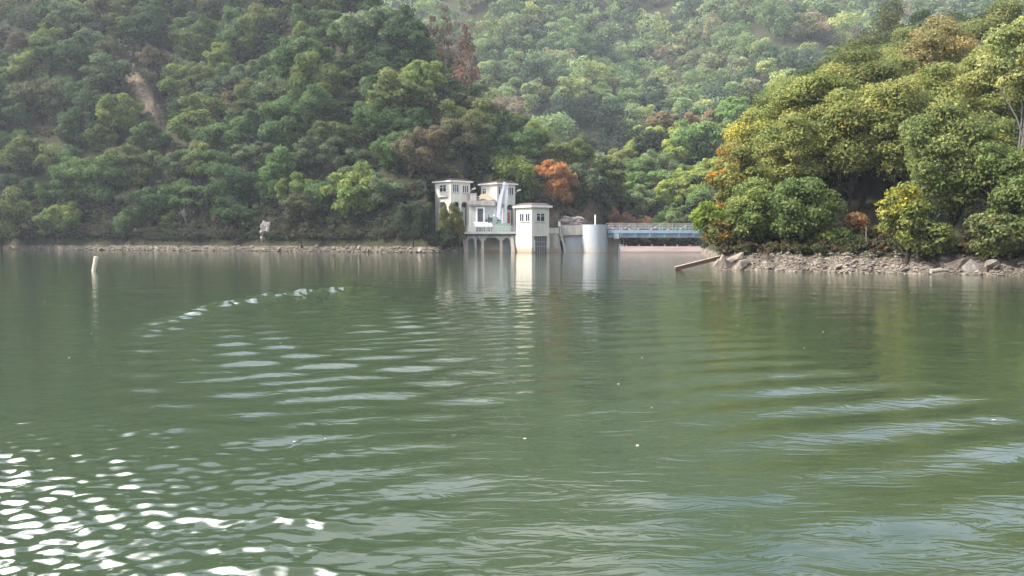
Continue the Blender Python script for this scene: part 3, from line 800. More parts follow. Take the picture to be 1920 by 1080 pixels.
# weir
Yw = 183.0
t = thing('weir', 'low pinkish concrete weir with dark iron fins under the blue bridge', 'weir', W(1250, 474, Yw))
b = bmesh.new()
sec = [(Yw - 1.8, -1), (Yw - 1.5, .25), (Yw - .6, .9), (Yw, 1.28), (Yw + .9, 1.3), (Yw + 2, .6), (Yw + 3, -1)]
prism(b, [Vector((XX(1162, Yw), y, z)) for y, z in sec], (XX(1352, Yw) - XX(1162, Yw), 0, 0)); obj('crest', b, t, M['weir'])
b = bmesh.new(); prism(b, [Vector((XX(1157, Yw), Yw - 1.9, -1)), Vector((XX(1166, Yw), Yw - 1.9, -1)), Vector((XX(1170, Yw), Yw + .5, ZZ(458, Yw))), Vector((XX(1161, Yw), Yw + .5, ZZ(458, Yw)))], (0, 3, 0)); obj('shade_wedge', b, t, M['dark_steel'])  # dark wedge put in for the shade at the weir's left end
for k in range(8):
    q = XX(1174 + 24 * k, Yw); b = bmesh.new()
    prism(b, [Vector((q, Yw - .1, 1.25)), Vector((q, Yw + .9, 1.25)), Vector((q, Yw + .9, 1.6)), Vector((q, Yw + .6, 1.68))], (.2, 0, 0)); obj('fin', b, t, M['rust'])

# ------------------------------------------------------------------ things in and at the water
b = bmesh.new()
P = [W(174.5, 514, 74.5), W(176.5, 502, 74.5), W(178.8, 491, 74.5), W(180.5, 481.5, 74.5)]
tube(b, P, [.17, .165, .17, .185], 9)
tag(obj('wooden_stake', b, None, M['stick']), 'bleached leaning wooden stake standing alone in the water on the left', 'stake')

t = thing('landing_stage', 'tilted weathered plank landing stage running down into the water from the rocks', 'jetty', W(1310, 492, 80))
a0, a1 = W(1266, 503.5, 77), W(1352, 482, 81)
d = (a1 - a0); w_ = Vector((.25, 1.7, 0))
b = bmesh.new()
for k in range(5):
    o0 = w_ * (k / 5); o1 = w_ * ((k + .85) / 5); up = Vector((0, 0, .12))
    hull8(b, [a0 + o0, a1 + o0, a1 + o1, a0 + o1, a0 + o0 + up, a1 + o0 + up, a1 + o1 + up, a0 + o1 + up])
obj('planks', b, t, M['wood'])
b = bmesh.new(); dz = Vector((0, -.08, -.22)); hull8(b, [a0 + dz, a1 + dz, a1 + dz + w_ * .06, a0 + dz + w_ * .06, a0 + Vector((0, -.08, .13)), a1 + Vector((0, -.08, .13)), a1 + Vector((0, -.08, .13)) + w_ * .06, a0 + Vector((0, -.08, .13)) + w_ * .06]); obj('side_beam', b, t, M['rust'])
b = bmesh.new(); tube(b, [W(1345, 497, 79.5), W(1356, 478, 79.5)], .12); tube(b, [W(1338, 500, 79.5), W(1348, 486, 79.5)], .1); obj('prop', b, t, M['wood'])
b = bmesh.new(); tube(b, [W(1624, 453, 74), W(1624, 424, 74)], .028, 6)
tag(obj('thin_pole', b, None, M['bark_pale']), 'thin grey pole standing among the shrubs above the right stony shore', 'pole')
b = bmesh.new(); P = [W(1745, 509, 66.5), W(1760, 507, 66.6), W(1778, 506.5, 66.8)]; tube(b, P, [.18, .16, .1], 8)
tag(obj('driftwood_log', b, None, M['wood']), 'dark driftwood log lying on the stones at the right waterline', 'log')

for k in range(18):
    px, py = R0.uniform(60, 1880), 530 + 360 * R0.random() ** 1.4; Y = EYE * FPX / (py - 450); x = XX(px, Y); q = float(water_height(np.array([x]), np.array([Y]))[0])
    b = bmesh.new(); s_ = R0.uniform(.012, .030); a_ = R0.uniform(0, 6.28)
    prism(b, [Vector((x + s_ * f_ * math.cos(a_ + t_), Y + s_ * f_ * math.sin(a_ + t_), q + .006)) for t_, f_ in ((0, 1.4), (.8, .8), (1.6, .75), (2.5, .9), (3.14, 1.2), (4.0, .8), (5.2, .85))], (0, 0, .004))
    zone = ('near the bleached stake' if px < 420 else 'inside the curved wake' if px < 900 else 'in front of the dam' if px < 1300 else 'below the right bank trees')
    tag(obj('floating_leaf', b, None, M['stick']), 'tiny pale leaf floating on the water ' + zone, 'leaf', 'pale leaves floating on the water')

# ------------------------------------------------------------------ rocks
def rock_mesh(seed):
    r = np.random.default_rng(seed); b = bmesh.new()
    d = r.normal(size=(13, 3)); d /= np.linalg.norm(d, axis=1)[:, None]; d *= r.uniform(.75, 1.0, (13, 1)); d *= (1, r.uniform(.6, .9), r.uniform(.45, .7))
    vs = [b.verts.new(p) for p in d]; q = bmesh.ops.convex_hull(b, input=vs)
    bmesh.ops.delete(b, geom=[v for v in b.verts if not v.link_faces], context='VERTS')
    bmesh.ops.bevel(b, geom=b.edges[:], offset=.05, segments=1)
    bmesh.ops.recalc_face_normals(b, faces=b.faces[:])
    me = bpy.data.meshes.new('rock'); b.to_mesh(me); b.free(); me.materials.append(M['rock']); return me


ROCKS = [rock_mesh(s) for s in range(100, 110)]


def rock(x, y, s, label, group, sink=.25, me=None, rot=None, sc=(1, 1, 1), m=None):
    me = me or ROCKS[R0.integers(len(ROCKS))]
    o = bpy.data.objects.new('rock', me); COL.objects.link(o)
    o.location = (x, y, gz(x, y) + s * sc[2] * (.5 - sink)); o.scale = (s * sc[0], s * sc[1], s * sc[2])
    o.rotation_euler = rot or (R0.uniform(-.5, .5), R0.uniform(-.5, .5), R0.uniform(0, 6.28))
    m = m or (None, M['rock_pale'], M['rock_brown'], None)[R0.integers(4)]
    if m: o.material_slots[0].link = 'OBJECT'; o.material_slots[0].material = m
    return tag(o, label, 'rock', group)


GS = 'rocks on the right stony shore'
def sR(px): return float(shoreR(np.array([px]))[0])
for px, dd, s, sc, lab in ((1362, .6, 1.25, (1.1, .9, 1.0), 'large sloping tan rock slab beside the landing stage'),
        (1392, .8, 1.0, (1, .8, 1.1), 'second large tan rock slab right of the landing stage'),
        (1412, 1.0, .85, (1, .8, .9), 'leaning tan rock under the dark low branches'),
        (1378, 1.8, 1.1, (1.3, .8, .9), 'broad dark rock in the shade behind the sloping slabs'),
        (1440, 2.6, .9, (1.2, .8, .8), 'rounded rock at the foot of the dark green tree'),
        (1798, .9, 1.2, (1.5, .9, .9), 'big layered pale rock slab sloping to the water on the right'),
        (1826, 1.2, 1.15, (1.2, .9, 1.0), 'big pale ribbed rock in the middle of the right shore outcrop'),
        (1858, .8, .95, (.9, .8, 1.2), 'tall pale rock wedge at the right end of the outcrop'),
        (1585, .3, .45, (1.8, 1, .7), 'flat pale triangular rock at the waterline below the thin pole'),
        (1632, .35, .42, (1.1, 1, 1), 'blocky brown rock at the waterline right of the triangular one'),
        (1572, .7, .55, (1.1, 1, 1.2), 'pointed tan rock just above the triangular waterline rock'),
        (1690, .25, .5, (2.2, 1, .5), 'long flat pale slab lying at the waterline near the driftwood')):
    x = XX(px, sR(px) + dd); rock(x, sR(px) + dd, s, lab, None, .3, rot=(R0.uniform(-.2, .2), -.35, R0.uniform(-.4, .4)), sc=sc)
for i in range(299):
    px = R0.uniform(1400, 1965); dd = R0.uniform(-.1, 3.4) ** 1.0; y = sR(px) + dd; x = XX(px, y)
    s = float(np.clip(R0.lognormal(-1.9, .55), .07, .42))
    zone = 'under the dark left trees' if px < 1560 else ('below the brown shrubs' if px < 1700 else 'at the right end')
    where = 'at the waterline' if dd < .9 else ('half way up the stony bank' if dd < 2.2 else 'at the top of the stony bank')
    size = 'small' if s < .16 else ('medium' if s < .26 else 'large')
    rock(x, y, s, f'{size} angular tan rock {where} {zone}', GS, sc=(1.15, 1, .85))
for i in range(72):
    px = R0.uniform(-20, 860) if i < 50 else R0.uniform(420, 870)
    y = float(shoreL(np.array([px]))[0]) + R0.uniform(.0, .95); x = XX(px, y)
    s = float(np.clip(R0.lognormal(-.45, .4), .35, 1.3))
    zone = 'left of the wooden stake' if px < 178 else ('below the bare strip' if px < 420 else ('between dead tree and towers' if px < 700 else 'just left of the intake platform'))
    size = 'small' if s < .6 else 'big'
    rock(x, y, s, f'{size} pale rock on the left shoreline {zone}', 'rocks on the left shoreline', sc=(1.5, .8, .75))


def gravel():
    r = np.random.default_rng(9); n1, n2 = 5200, 5200
    px = np.r_[r.uniform(1350, 2000, n1), r.uniform(-30, 868, n2)]
    y = np.r_[shoreR(px[:n1]) + r.uniform(-.2, 3.9, n1), shoreL(px[n1:]) + r.uniform(-.1, 1.0, n2)]
    x = (px - 960) / FPX * y; z = heights(x, y)[0]
    s = np.r_[np.clip(r.lognormal(-2.75, .5, n1), .03, .2), np.clip(r.lognormal(-1.75, .5, n2), .08, .5)]
    base = np.array([(1, 0, 0), (-1, 0, 0), (0, 1, 0), (0, -1, 0), (0, 0, .75), (0, 0, -.75), (.6, .6, .4), (-.6, .5, .45), (.5, -.6, .4), (-.5, -.6, .4)])
    v = base[None] * r.uniform(.7, 1.3, (len(x), 10, 3)); a = r.uniform(0, 6.28, len(x)); c, q = np.cos(a)[:, None], np.sin(a)[:, None]
    v = np.stack([v[..., 0] * c - v[..., 1] * q, v[..., 0] * q + v[..., 1] * c, v[..., 2]], -1) * s[:, None, None] + np.stack([x, y, z + s * .3], -1)[:, None]
    tri = np.array([(4, 0, 6), (4, 6, 2), (6, 0, 2), (4, 2, 7), (4, 7, 1), (7, 2, 1), (4, 8, 0), (4, 3, 8), (8, 3, 0), (4, 1, 9), (4, 9, 3), (9, 1, 3), (5, 2, 0), (5, 1, 2), (5, 3, 1), (5, 0, 3)])
    f = (np.arange(len(x))[:, None, None] * 10 + tri[None]).reshape(-1, 3)
    me = npmesh('gravel', v.reshape(-1, 3), f); me.materials.append(M['rock'])
    tag(obj('gravel', me), 'loose stones and gravel strewn along both banks at the waterline', 'gravel', None, 'stuff')


gravel()


# rock faces showing through the trees
def outcrop(px, py0, Y, wpx, hpx, label, seed, m=M['rock_grey']):
    r = np.random.default_rng(seed); q = W(px, py0, Y); k = Y / FPX
    b = bmesh.new(); bmesh.ops.create_icosphere(b, subdivisions=4, radius=1)
    for v in b.verts:
        c = v.co; n_ = .12 * math.sin(c.x * 7 + seed) + .1 * math.sin(c.z * 11 + c.x * 5 + seed) + .08 * math.sin(c.y * 13 + c.z * 17) + .06 * math.sin(c.x * 29 + c.z * 23)
        c *= 1 + n_; c.x *= wpx * k / 2; c.y *= wpx * k / 2 * .9; c.z *= hpx * k / 2
    o = obj('rock_outcrop', b, None, m); o.location = q
    return tag(o, label, 'rock')


def hitY(px, py, k=1):      # where the sight line meets the slope
    Y = np.arange(62, 700, .5); p = [W(px, py, y) for y in (1.,)][0]
    x = p.x * Y; z = EYE + (p.z - EYE) * Y
    h = heights(x, Y)[0]; i = np.argmax(h > z); return float(Y[i])


for a in ((8, 408, 34, 46, 'pale grey cliff face at the left edge above the shoreline', 3), (500, 436, 26, 40, 'grey rock outcrop just above the shoreline below grey green tree', 5),
          (296, 210, 20, 26, 'grey rock in the middle of the bare strip on the left hillside', 6), (306, 268, 14, 26, 'whitish rock low in the bare strip on the left hillside', 8),
          (245, 128, 24, 18, 'brown rock ledge at the top of the bare strip', 9), (768, 298, 40, 24, 'brown bare rock ledge among trees above the left tower', 10)):
    outcrop(a[0], a[1], hitY(a[0], a[1]) - .5, a[2], a[3], a[4], a[5], M['rock'] if 'brown' in a[4] else M['rock_grey'])
outcrop(1076, 424, 214, 66, 36, 'purplish brown rubble rock face behind the dam wall', 12, M['rubble'])


# ------------------------------------------------------------------ trees
def leaf_cloud(r, n, centers, radii, leaf, up=.4, shell=(.5, 1.12), sq=.68, stretch=1.0):
    wt = radii ** 2; k = r.choice(len(centers), n, p=wt / wt.sum())
    d = r.normal(size=(n, 3)); d /= np.linalg.norm(d, axis=1)[:, None]
    flip = (d[:, 2] < -.25) & (r.random(n) < .6); d[flip, 2] *= -1
    rad = r.uniform(shell[0], shell[1], n) ** .7
    p = centers[k] + d * (radii[k] * rad)[:, None] * (1, 1, sq)
    nn = d + r.normal(size=(n, 3)) * .6 + (0, 0, up); nn /= np.linalg.norm(nn, axis=1)[:, None]
    t = np.cross(nn, r.normal(size=(n, 3))); t /= np.linalg.norm(t, axis=1)[:, None] + 1e-9; bt = np.cross(nn, t)
    s = leaf * r.uniform(.6, 1.35, n)[:, None]
    v = np.stack([p - t * s * .62 * stretch, p - bt * s * .42 + t * s * .1, p + t * s * .62 * stretch, p + bt * s * .42 - t * s * .05], 1).reshape(-1, 3)
    f = np.arange(n * 4).reshape(n, 4)
    return v, f, k


def leaf_tint(r, n, k, nb, amt=.22, patch=None, pfrac=0):
    hue = r.normal(0, .07, (n, 1)); bl = r.normal(0, .11, (nb, 1))[k]
    br = np.clip(1 + r.normal(0, amt, (n, 1)) + bl, .4, 1.8)
    c = np.clip(np.c_[1 + hue + .5 * bl, np.ones((n, 1)), 1 - hue], .5, 1.6) * br
    if patch is not None:
        on = (r.random(nb) < pfrac)[k] & (r.random(n) < .75)
        c[on] *= patch
    return c


def blobs(r, n, R, z0, z1, rmin=.28, rmax=.46, hollow=.55):
    d = r.normal(size=(n, 3)); d /= np.linalg.norm(d, axis=1)[:, None]
    q = d * (r.uniform(hollow, 1, (n, 1)) ** .6) * .72
    h = (z1 - z0) / 2
    c = np.c_[q[:, 0] * R, q[:, 1] * R, z0 + h + q[:, 2] * h]
    return c, r.uniform(rmin, rmax, n) * min(R, h * 1.1)


def trunk_parts(r, h, rad, c, k=6, lean=.04, limbs=6, base=-.8):
    top = np.array([r.normal(0, lean * h), r.normal(0, lean * h), h * .72]); n = 6
    t = np.linspace(0, 1, n)[:, None]
    pts = np.array([0, 0, base]) * (1 - t) + top * t + r.normal(0, .012 * h, (n, 3)) * (t * (1 - t) * 4)
    parts = [tube_arrays(pts, rad * (1.15 - .8 * t[:, 0]), k)]
    for i in r.choice(len(c), min(limbs, len(c)), replace=False):
        e = c[i]; s0 = np.clip((e[2] / h) * .62, .22, .9); a = np.array([np.interp(s0, t[:, 0], pts[:, j]) for j in range(3)])
        mid = (a + e) / 2 + np.array([0, 0, -.06 * h]) + r.normal(0, .03 * h, 3)
        tt = np.linspace(0, 1, 6)[:, None]; q = a * (1 - tt) ** 2 + 2 * mid * tt * (1 - tt) + e * tt ** 2
        q[1:-1] += r.normal(0, .012 * h, (4, 3))
        parts.append(tube_arrays(q, rad * .5 * (1.05 - .85 * tt[:, 0]), 5))
    return parts


def broad_variant(seed, R=6.0, H=10.5, n=8500, leaf=.42):
    r = np.random.default_rng(seed); nb = int(r.integers(30, 46))
    c, rb = blobs(r, nb, R * 1.08, .8, H, .15, .34, .35); c[:, 0] *= r.uniform(.8, 1.2); c[:, :2] += r.normal(0, .35, (nb, 2)); c[:, 2] *= r.uniform(.85, 1.12, nb)
    v, f, k = leaf_cloud(r, n, c, rb, leaf, .4, (.35, 1.22))
    cr = npmesh('crown', v, f, leaf_tint(r, n, k, nb)); cr.materials.append(M['leaf'])
    v, f = join(trunk_parts(r, H, .2, c)); tr = npmesh('trunk', v, f, smooth=True); tr.materials.append(M['bark'])
    return cr, tr


def conifer_variant(seed, H=17, R=3.4, n=2600, bare=.35, sparse=False):
    r = np.random.default_rng(seed); C_, Rb = [], []
    for z in np.linspace(H * bare, H * .97, 13):
        q = (z - H * bare) / (H * (1 - bare)); rr = R * (1 - q) ** .7 * (.75 + .5 * r.random()) + .35
        for a in r.uniform(0, 6.28, 5): C_.append((math.cos(a) * rr * .6, math.sin(a) * rr * .6, z + r.normal(0, .25) - .15 * rr)); Rb.append(.55 + .28 * rr)
    C_, Rb = np.array(C_), np.array(Rb)
    v, f, k = leaf_cloud(r, n, C_, Rb, .42, .2, (.4, 1.05), .5)
    cr = npmesh('crown', v, f, leaf_tint(r, n, k, len(C_))); cr.materials.append(M['leaf'])
    t = np.linspace(0, 1, 6)[:, None]; pts = np.c_[r.normal(0, .08, (6, 2)), t[:, 0] * H * .97 - .8]
    parts = [tube_arrays(pts, .3 * (1.1 - t[:, 0]), 6)]
    for i in r.choice(len(C_), 14, replace=False): parts.append(tube_arrays(np.array([[0, 0, C_[i][2] + .4], C_[i]]), [.06, .03], 4))
    v, f = join(parts); tr = npmesh('trunk', v, f, smooth=True); tr.materials.append(M['bark_pale'])
    return cr, tr


def bare_variant(seed, H=8):
    r = np.random.default_rng(seed); c, _ = blobs(r, 16, 3.6, 2, H)
    parts = trunk_parts(r, H, .2, c, limbs=16, lean=.1)
    for i in range(80):
        q = c[r.integers(len(c))]; e = q + r.normal(0, .8, 3) + (0, 0, .5); parts.append(tube_arrays(np.array([q, (q + e) / 2 + r.normal(0, .1, 3), e]), [.045, .035, .02], 4))
    v, f = join(parts); tr = npmesh('trunk', v, f, smooth=True); tr.materials.append(M['bark_pale']); 
    c2, rb = blobs(r, 7, 3.6, 2.5, H); v, f, k = leaf_cloud(r, 420, c2, rb, .4)
    cr = npmesh('crown', v, f, leaf_tint(r, 420, k, 7)); cr.materials.append(M['leaf'])
    return cr, tr


BROAD = [broad_variant(s) for s in range(20, 32)]
CON = [conifer_variant(s) for s in (41, 42, 43)]
BARE = [bare_variant(s) for s in (51, 52)]


def plant(name, var, x, y, s, color, label, cat, group, sz=None, z=None):
    e = thing(name, label, cat, (x, y, gz(x, y) - .15 if z is None else z), group)
    e.rotation_euler = (0, 0, R0.uniform(0, 6.28)); e.scale = (s, s, sz or s)
    color = np.array(color); color = color * .88 + .12 * color.mean()
    for nm, me in zip(('crown', 'trunk'), var):
        o = bpy.data.objects.new(nm, me); COL.objects.link(o); o.parent = e
        if nm == 'crown': o.color = (*color, 1)
    return e


PAL_GAIN = np.array([1.55, 1.66, 1.50])
PAL = [('dark green', (.038, .068, .026), 5), ('mid green', (.058, .098, .030), 6), ('grey green', (.070, .094, .046), 4), ('olive', (.086, .104, .030), 4),
       ('yellow green', (.105, .135, .030), 2.5), ('brownish', (.10, .080, .045), .8), ('dull brown green', (.080, .082, .038), 1.5)]
PALP = np.array([p[2] for p in PAL]); PALP = PALP / PALP.sum()

cand = []
g = np.arange(-330, 330, 7.2)
for xi in g:
    for yi in np.arange(176, 470, 7.2):
        x = xi + R0.uniform(-2.6, 2.6); y = yi + R0.uniform(-2.6, 2.6); cand.append((x, y))
cand = np.array(cand); hz, kk = heights(cand[:, 0], cand[:, 1])
cpx, cpy = PX(cand[:, 0], cand[:, 1]), PY(cand[:, 1], hz)
ok = (hz > 1.9) & (kk != 4) & (kk != 3) & (cpx > -900) & (cpx < 1420)
sd = strip_dist(cpx, cpy)
ok &= ~((kk == 1) & ((sd < 15) | (strip_dist(cpx, cpy - 38) < 15))) & ~((np.abs(cpx - 300) < 60) & (cpy > 100) & (cpy < 300) & (sd < 30))
ok &= ~((cpx > 765) & (cpx < 812) & (cand[:, 1] < 196))
ok &= ~((cpx > 805) & (cpx < 1000) & (cand[:, 1] < 203.5)) & ~((cpx >= 1000) & (cpx < 1062) & (cand[:, 1] < 206)) & ~((cpx > 1000) & (cpx < 1118) & (cand[:, 1] < 223)) & ~((cpx > 1110) & (cand[:, 1] < 236))
for cx, cy, rr in ((12, 435, 44), (500, 445, 14), (768, 305, 18)): ok &= np.hypot(cpx - cx, cpy - cy) > rr
idx = np.where(ok)[0]; idx = idx[np.argsort(cand[idx, 1])]
# hidden ones: a rough horizon test per pixel column keeps only trees that show
vis = []; hor = {}
for i in idx:
    top = PY(cand[i, 1], hz[i] + 9); cbin = int(cpx[i] // 22)
    seen = top < min(hor.get(cbin, 999), 999) - 3 or cand[i, 1] < 260
    hor[cbin] = min(hor.get(cbin, 999), PY(cand[i, 1], hz[i] + 6.5))
    vis.append((i, seen, top))
IND, REST = [], []
for i, seen, top in vis:
    inside = -40 < cpx[i] < 1400 and top > -55 and cpy[i] > -15
    (IND if inside and seen and len(IND) < 290 else REST).append(i)


def zone_label(px, py, k):
    if k == 2: return 'on the lit spur behind the blue bridge', ('low down' if py > 360 else ('half way up' if py > 280 else 'along its crest'))
    if px < 130: a = 'at the far left of the hillside'
    elif px < 300: a = 'left of the bare strip on the hillside'
    elif px < 430: a = 'right of the bare strip on the hillside'
    elif px < 620: a = 'on the hillside above the dead branches'
    elif px < 800: a = 'on the hillside left of the towers'
    elif px < 990: a = 'on the hillside behind the towers'
    else: a = 'on the hill nose behind the dam wall'
    h = 'by the shore' if py > 430 else ('low down' if py > 330 else ('half way up' if py > 210 else ('high up' if py > 90 else 'near the top')))
    return a, h


for i in IND:
    x, y = cand[i]; c = R0.choice(len(PAL), p=PALP); nm, col, _ = PAL[c]
    if kk[i] == 2:
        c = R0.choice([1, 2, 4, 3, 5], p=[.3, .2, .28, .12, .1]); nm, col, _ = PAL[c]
    s = float(np.clip(R0.normal(1.0, .24), .5, 1.6))
    if cpy[i] > 430: s *= .72
    col = np.array(col) * R0.uniform(.8, 1.25) * (PAL_GAIN if kk[i] != 2 else np.array([3.0, 2.9, 2.4]))  # spur leaves brightened in colour to look sunlit
    a, h = zone_label(cpx[i], cpy[i], kk[i])
    size = 'small' if s < .85 else ('tall' if s > 1.18 else 'medium')
    plant('broadleaf_tree', BROAD[R0.integers(len(BROAD))], x, y, s, col, f'{size} {nm} tree {h}, {a}', 'tree', 'broadleaf trees on the slopes', s * R0.uniform(.85, 1.15))


def on_slope(px, py):
    Y = hitY(px, py); return XX(px, Y), Y


# named trees of the slopes: picture x, picture y of the foot, scale, colour
for px, Y, s, sz, col, nm, lab in (
        (1041, 216, .95, 1.3, (.46, .21, .05), 'orange_tree', 'bright orange autumn tree right of the towers above the rubble face'),
        (1062, 222, .8, .9, (.16, .11, .045), 'autumn_tree', 'rusty olive tree just right of the bright orange one'),
        (1082, 226, .75, .85, (.12, .10, .05), 'autumn_tree', 'brownish tree at the foot of hill nose near the white post'),
        (1003, 212, .55, .8, (.075, .085, .04), 'broadleaf_tree', 'olive tree directly behind the front gate tower'),
        (1152, 238, .48, 1.02, (.40, .20, .10), 'autumn_tree', 'reddish brown tree just behind the bridge beside the pier'),
        (1176, 238.5, .42, .98, (.40, .22, .12), 'autumn_tree', 'smaller reddish brown tree behind the bridge, second from the pier'),
        (1208, 238, .42, .88, (.40, .23, .13), 'autumn_tree', 'pale russet tree behind the bridge, third from the pier'),
        (1135, 239, .5, .85, (.16, .19, .06), 'broadleaf_tree', 'yellow green bush tree rising behind the round pier post'),
        (1240, 239, .6, .8, (.17, .21, .07), 'broadleaf_tree', 'bright yellow green tree behind the middle of the bridge'),
        (1272, 238, .6, .9, (.15, .19, .07), 'broadleaf_tree', 'light green tree behind the right half of the bridge'),
        (1110, 233, .5, .9, (.10, .13, .05), 'broadleaf_tree', 'mid green tree directly left of the white post on the pier'),
        (1230, 262, .6, .6, (.24, .15, .09), 'autumn_tree', 'pale russet tree on the lit spur, lower one'),
        (1290, 262, .75, .7, (.26, .15, .095), 'autumn_tree', 'pale orange tree on the lit spur close to the bank trees'),
        (1215, 283, 1.25, 1.3, (.085, .115, .055), 'broadleaf_tree', 'big round pale green tree on the left crest of the lit spur'),
        (845, 181.5, .46, 1.0, (.16, .17, .045), 'broadleaf_tree', 'yellowing tree in front of the left gate tower'),
        (860, 182, .26, .82, (.20, .185, .055), 'broadleaf_tree', 'small yellow tree beside the left gate tower arches'),
        (838, 180.6, .5, .5, (.045, .07, .035), 'broadleaf_tree', 'dark green bush at the waterline left of the platform'),
        (797, 181.5, .42, .85, (.045, .07, .035), 'broadleaf_tree', 'dark green tree hiding the left corner of the gate tower'),
        (775, 184, .75, .85, (.05, .08, .04), 'broadleaf_tree', 'mid green shore tree two trees left of the platform'),
        (3, 232, 1.2, 1.6, (.13, .17, .045), 'broadleaf_tree', 'bright yellow green tree cut by the left picture edge')):
    x = XX(px, Y); plant(nm, BROAD[R0.integers(len(BROAD))], x, Y, s, col, lab, 'tree', None, sz, z=(max(gz(x, Y), .6 if Y < 190 else 1.0) - .2))
for px, Y, top, wd, col, v, lab in ((812, 270, 34, 1.5, (.15, .11, .07), 0, 'brownish half bare pine on the ridge, left one of the three'), (838, 268, 28, 1.5, (.125, .11, .06), 1, 'brown green pine with pale trunk in the middle of ridge pines'),
        (874, 266, 50, 1.45, (.20, .115, .075), 2, 'dead reddish brown pine with pale trunk on the ridge'), (725, 268, 55, 1.3, (.05, .07, .035), 1, 'dark green pine on the upper hillside left of the brown pines'),
        (702, 262, 62, 1.2, (.045, .065, .035), 0, 'dark green pine behind its neighbour on the upper left hillside')):
    x = XX(px, Y); plant('pine_tree', CON[v], x, Y, wd, col, lab, 'tree', None, (ZZ(top, Y) - gz(x, Y)) / 16.5)
for px, py, s, lab in ((385, 405, .95, 'leafless pale branched tree above the shore on the left hillside'), (352, 425, .75, 'thin leafless tree left of the pale branched one'), (250, 118, .6, 'small leafless tree at the top of the bare strip'), (545, 400, .7, 'half bare grey tree above the rock outcrop')):
    x, y = on_slope(px, py); plant('bare_tree', BARE[R0.integers(2)], x, y, s, (.11, .09, .06), lab, 'tree', None)

# far forest: everything smaller than the trees above reads as one mass
print('INDIVIDUALS', len(IND), 'REST', len(REST))
def forest():
    r = np.random.default_rng(77); V, F, T, o = [], [], [], 0
    P = [(cand[i][0], cand[i][1], 1.0, kk[i]) for i in REST]
    for xi in np.arange(-330, 480, 11.0):
        for yi in np.arange(300, 760, 11.0):
            x, y = xi + r.uniform(-3.5, 3.5), yi + r.uniform(-3.5, 3.5); P.append((x, y, 1.6, 0))
    for xi in np.arange(18, 150, 6.4):
        for yi in np.arange(92, 235, 6.4):
            x, y = xi + r.uniform(-2.5, 2.5), yi + r.uniform(-2.5, 2.5)
            q = PX(x, y)
            if 1356 < q < 2150 and y > 104 - max(0, 1440 - q) * .2 and PY(y, gz(x, y) + 8) > np.interp(q, [1340, 1400, 1450, 1560, 1700, 1900], [300, 205, 168, 108, 25, -20]): P.append((x, y, .8 if q < 1450 else .95, 3))
    A = np.array([(p[0], p[1]) for p in P]); hz_, k_ = heights(A[:, 0], A[:, 1])
    px, py = PX(A[:, 0], A[:, 1]), PY(A[:, 1], hz_)
    pal = [((.060, .105, .036), 5), ((.095, .145, .045), 5), ((.125, .175, .062), 3.5), ((.12, .135, .055), 3), ((.16, .19, .045), 2.2), ((.135, .115, .065), 1.3), ((.036, .064, .034), 3.5)]
    pp = np.array([q[1] for q in pal]); pp /= pp.sum()
    for j, p in enumerate(P):
        if p[3] == 0 and (k_[j] != 4 or px[j] < 480 or px[j] > 2250): continue
        far = A[j, 1] > 520; y = A[j, 1]
        s = p[2] * float(np.clip(r.normal(1, .25), .5, 1.6)); nb = int(r.integers(11, 19)); n = 420 if far else 1300
        if p[3]: n = 1500
        if p[3] == 3: n = 2600
        R, H = 4.9 * s, 9.0 * s
        c, rb = blobs(r, nb, R, .4, H * r.uniform(.85, 1.25), .24, .46, .4); c = c + (A[j, 0], y, hz_[j] - .4)
        v, f, k = leaf_cloud(r, n, c, rb, (.42 if p[3] == 3 else .55 if p[3] else 1.0 if far else .72) * s ** .5)
        col = np.array(pal[r.choice(len(pal), p=pp)][0]) * r.uniform(.8, 1.2) * 1.95
        if not p[3] and 1045 < px[j] < 1200 and 215 < py[j] and r.random() < .8: col = np.array((.045, .075, .038)) * r.uniform(.8, 1.2)  # dark leaf colour stands in for shade in the valley
        if p[3]: col = np.array(PAL[r.choice(len(PAL), p=PALP)][1])
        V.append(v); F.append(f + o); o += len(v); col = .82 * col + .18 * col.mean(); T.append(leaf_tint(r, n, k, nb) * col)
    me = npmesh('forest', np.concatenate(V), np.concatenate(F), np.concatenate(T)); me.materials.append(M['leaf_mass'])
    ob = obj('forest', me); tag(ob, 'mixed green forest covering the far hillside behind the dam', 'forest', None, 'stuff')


forest()


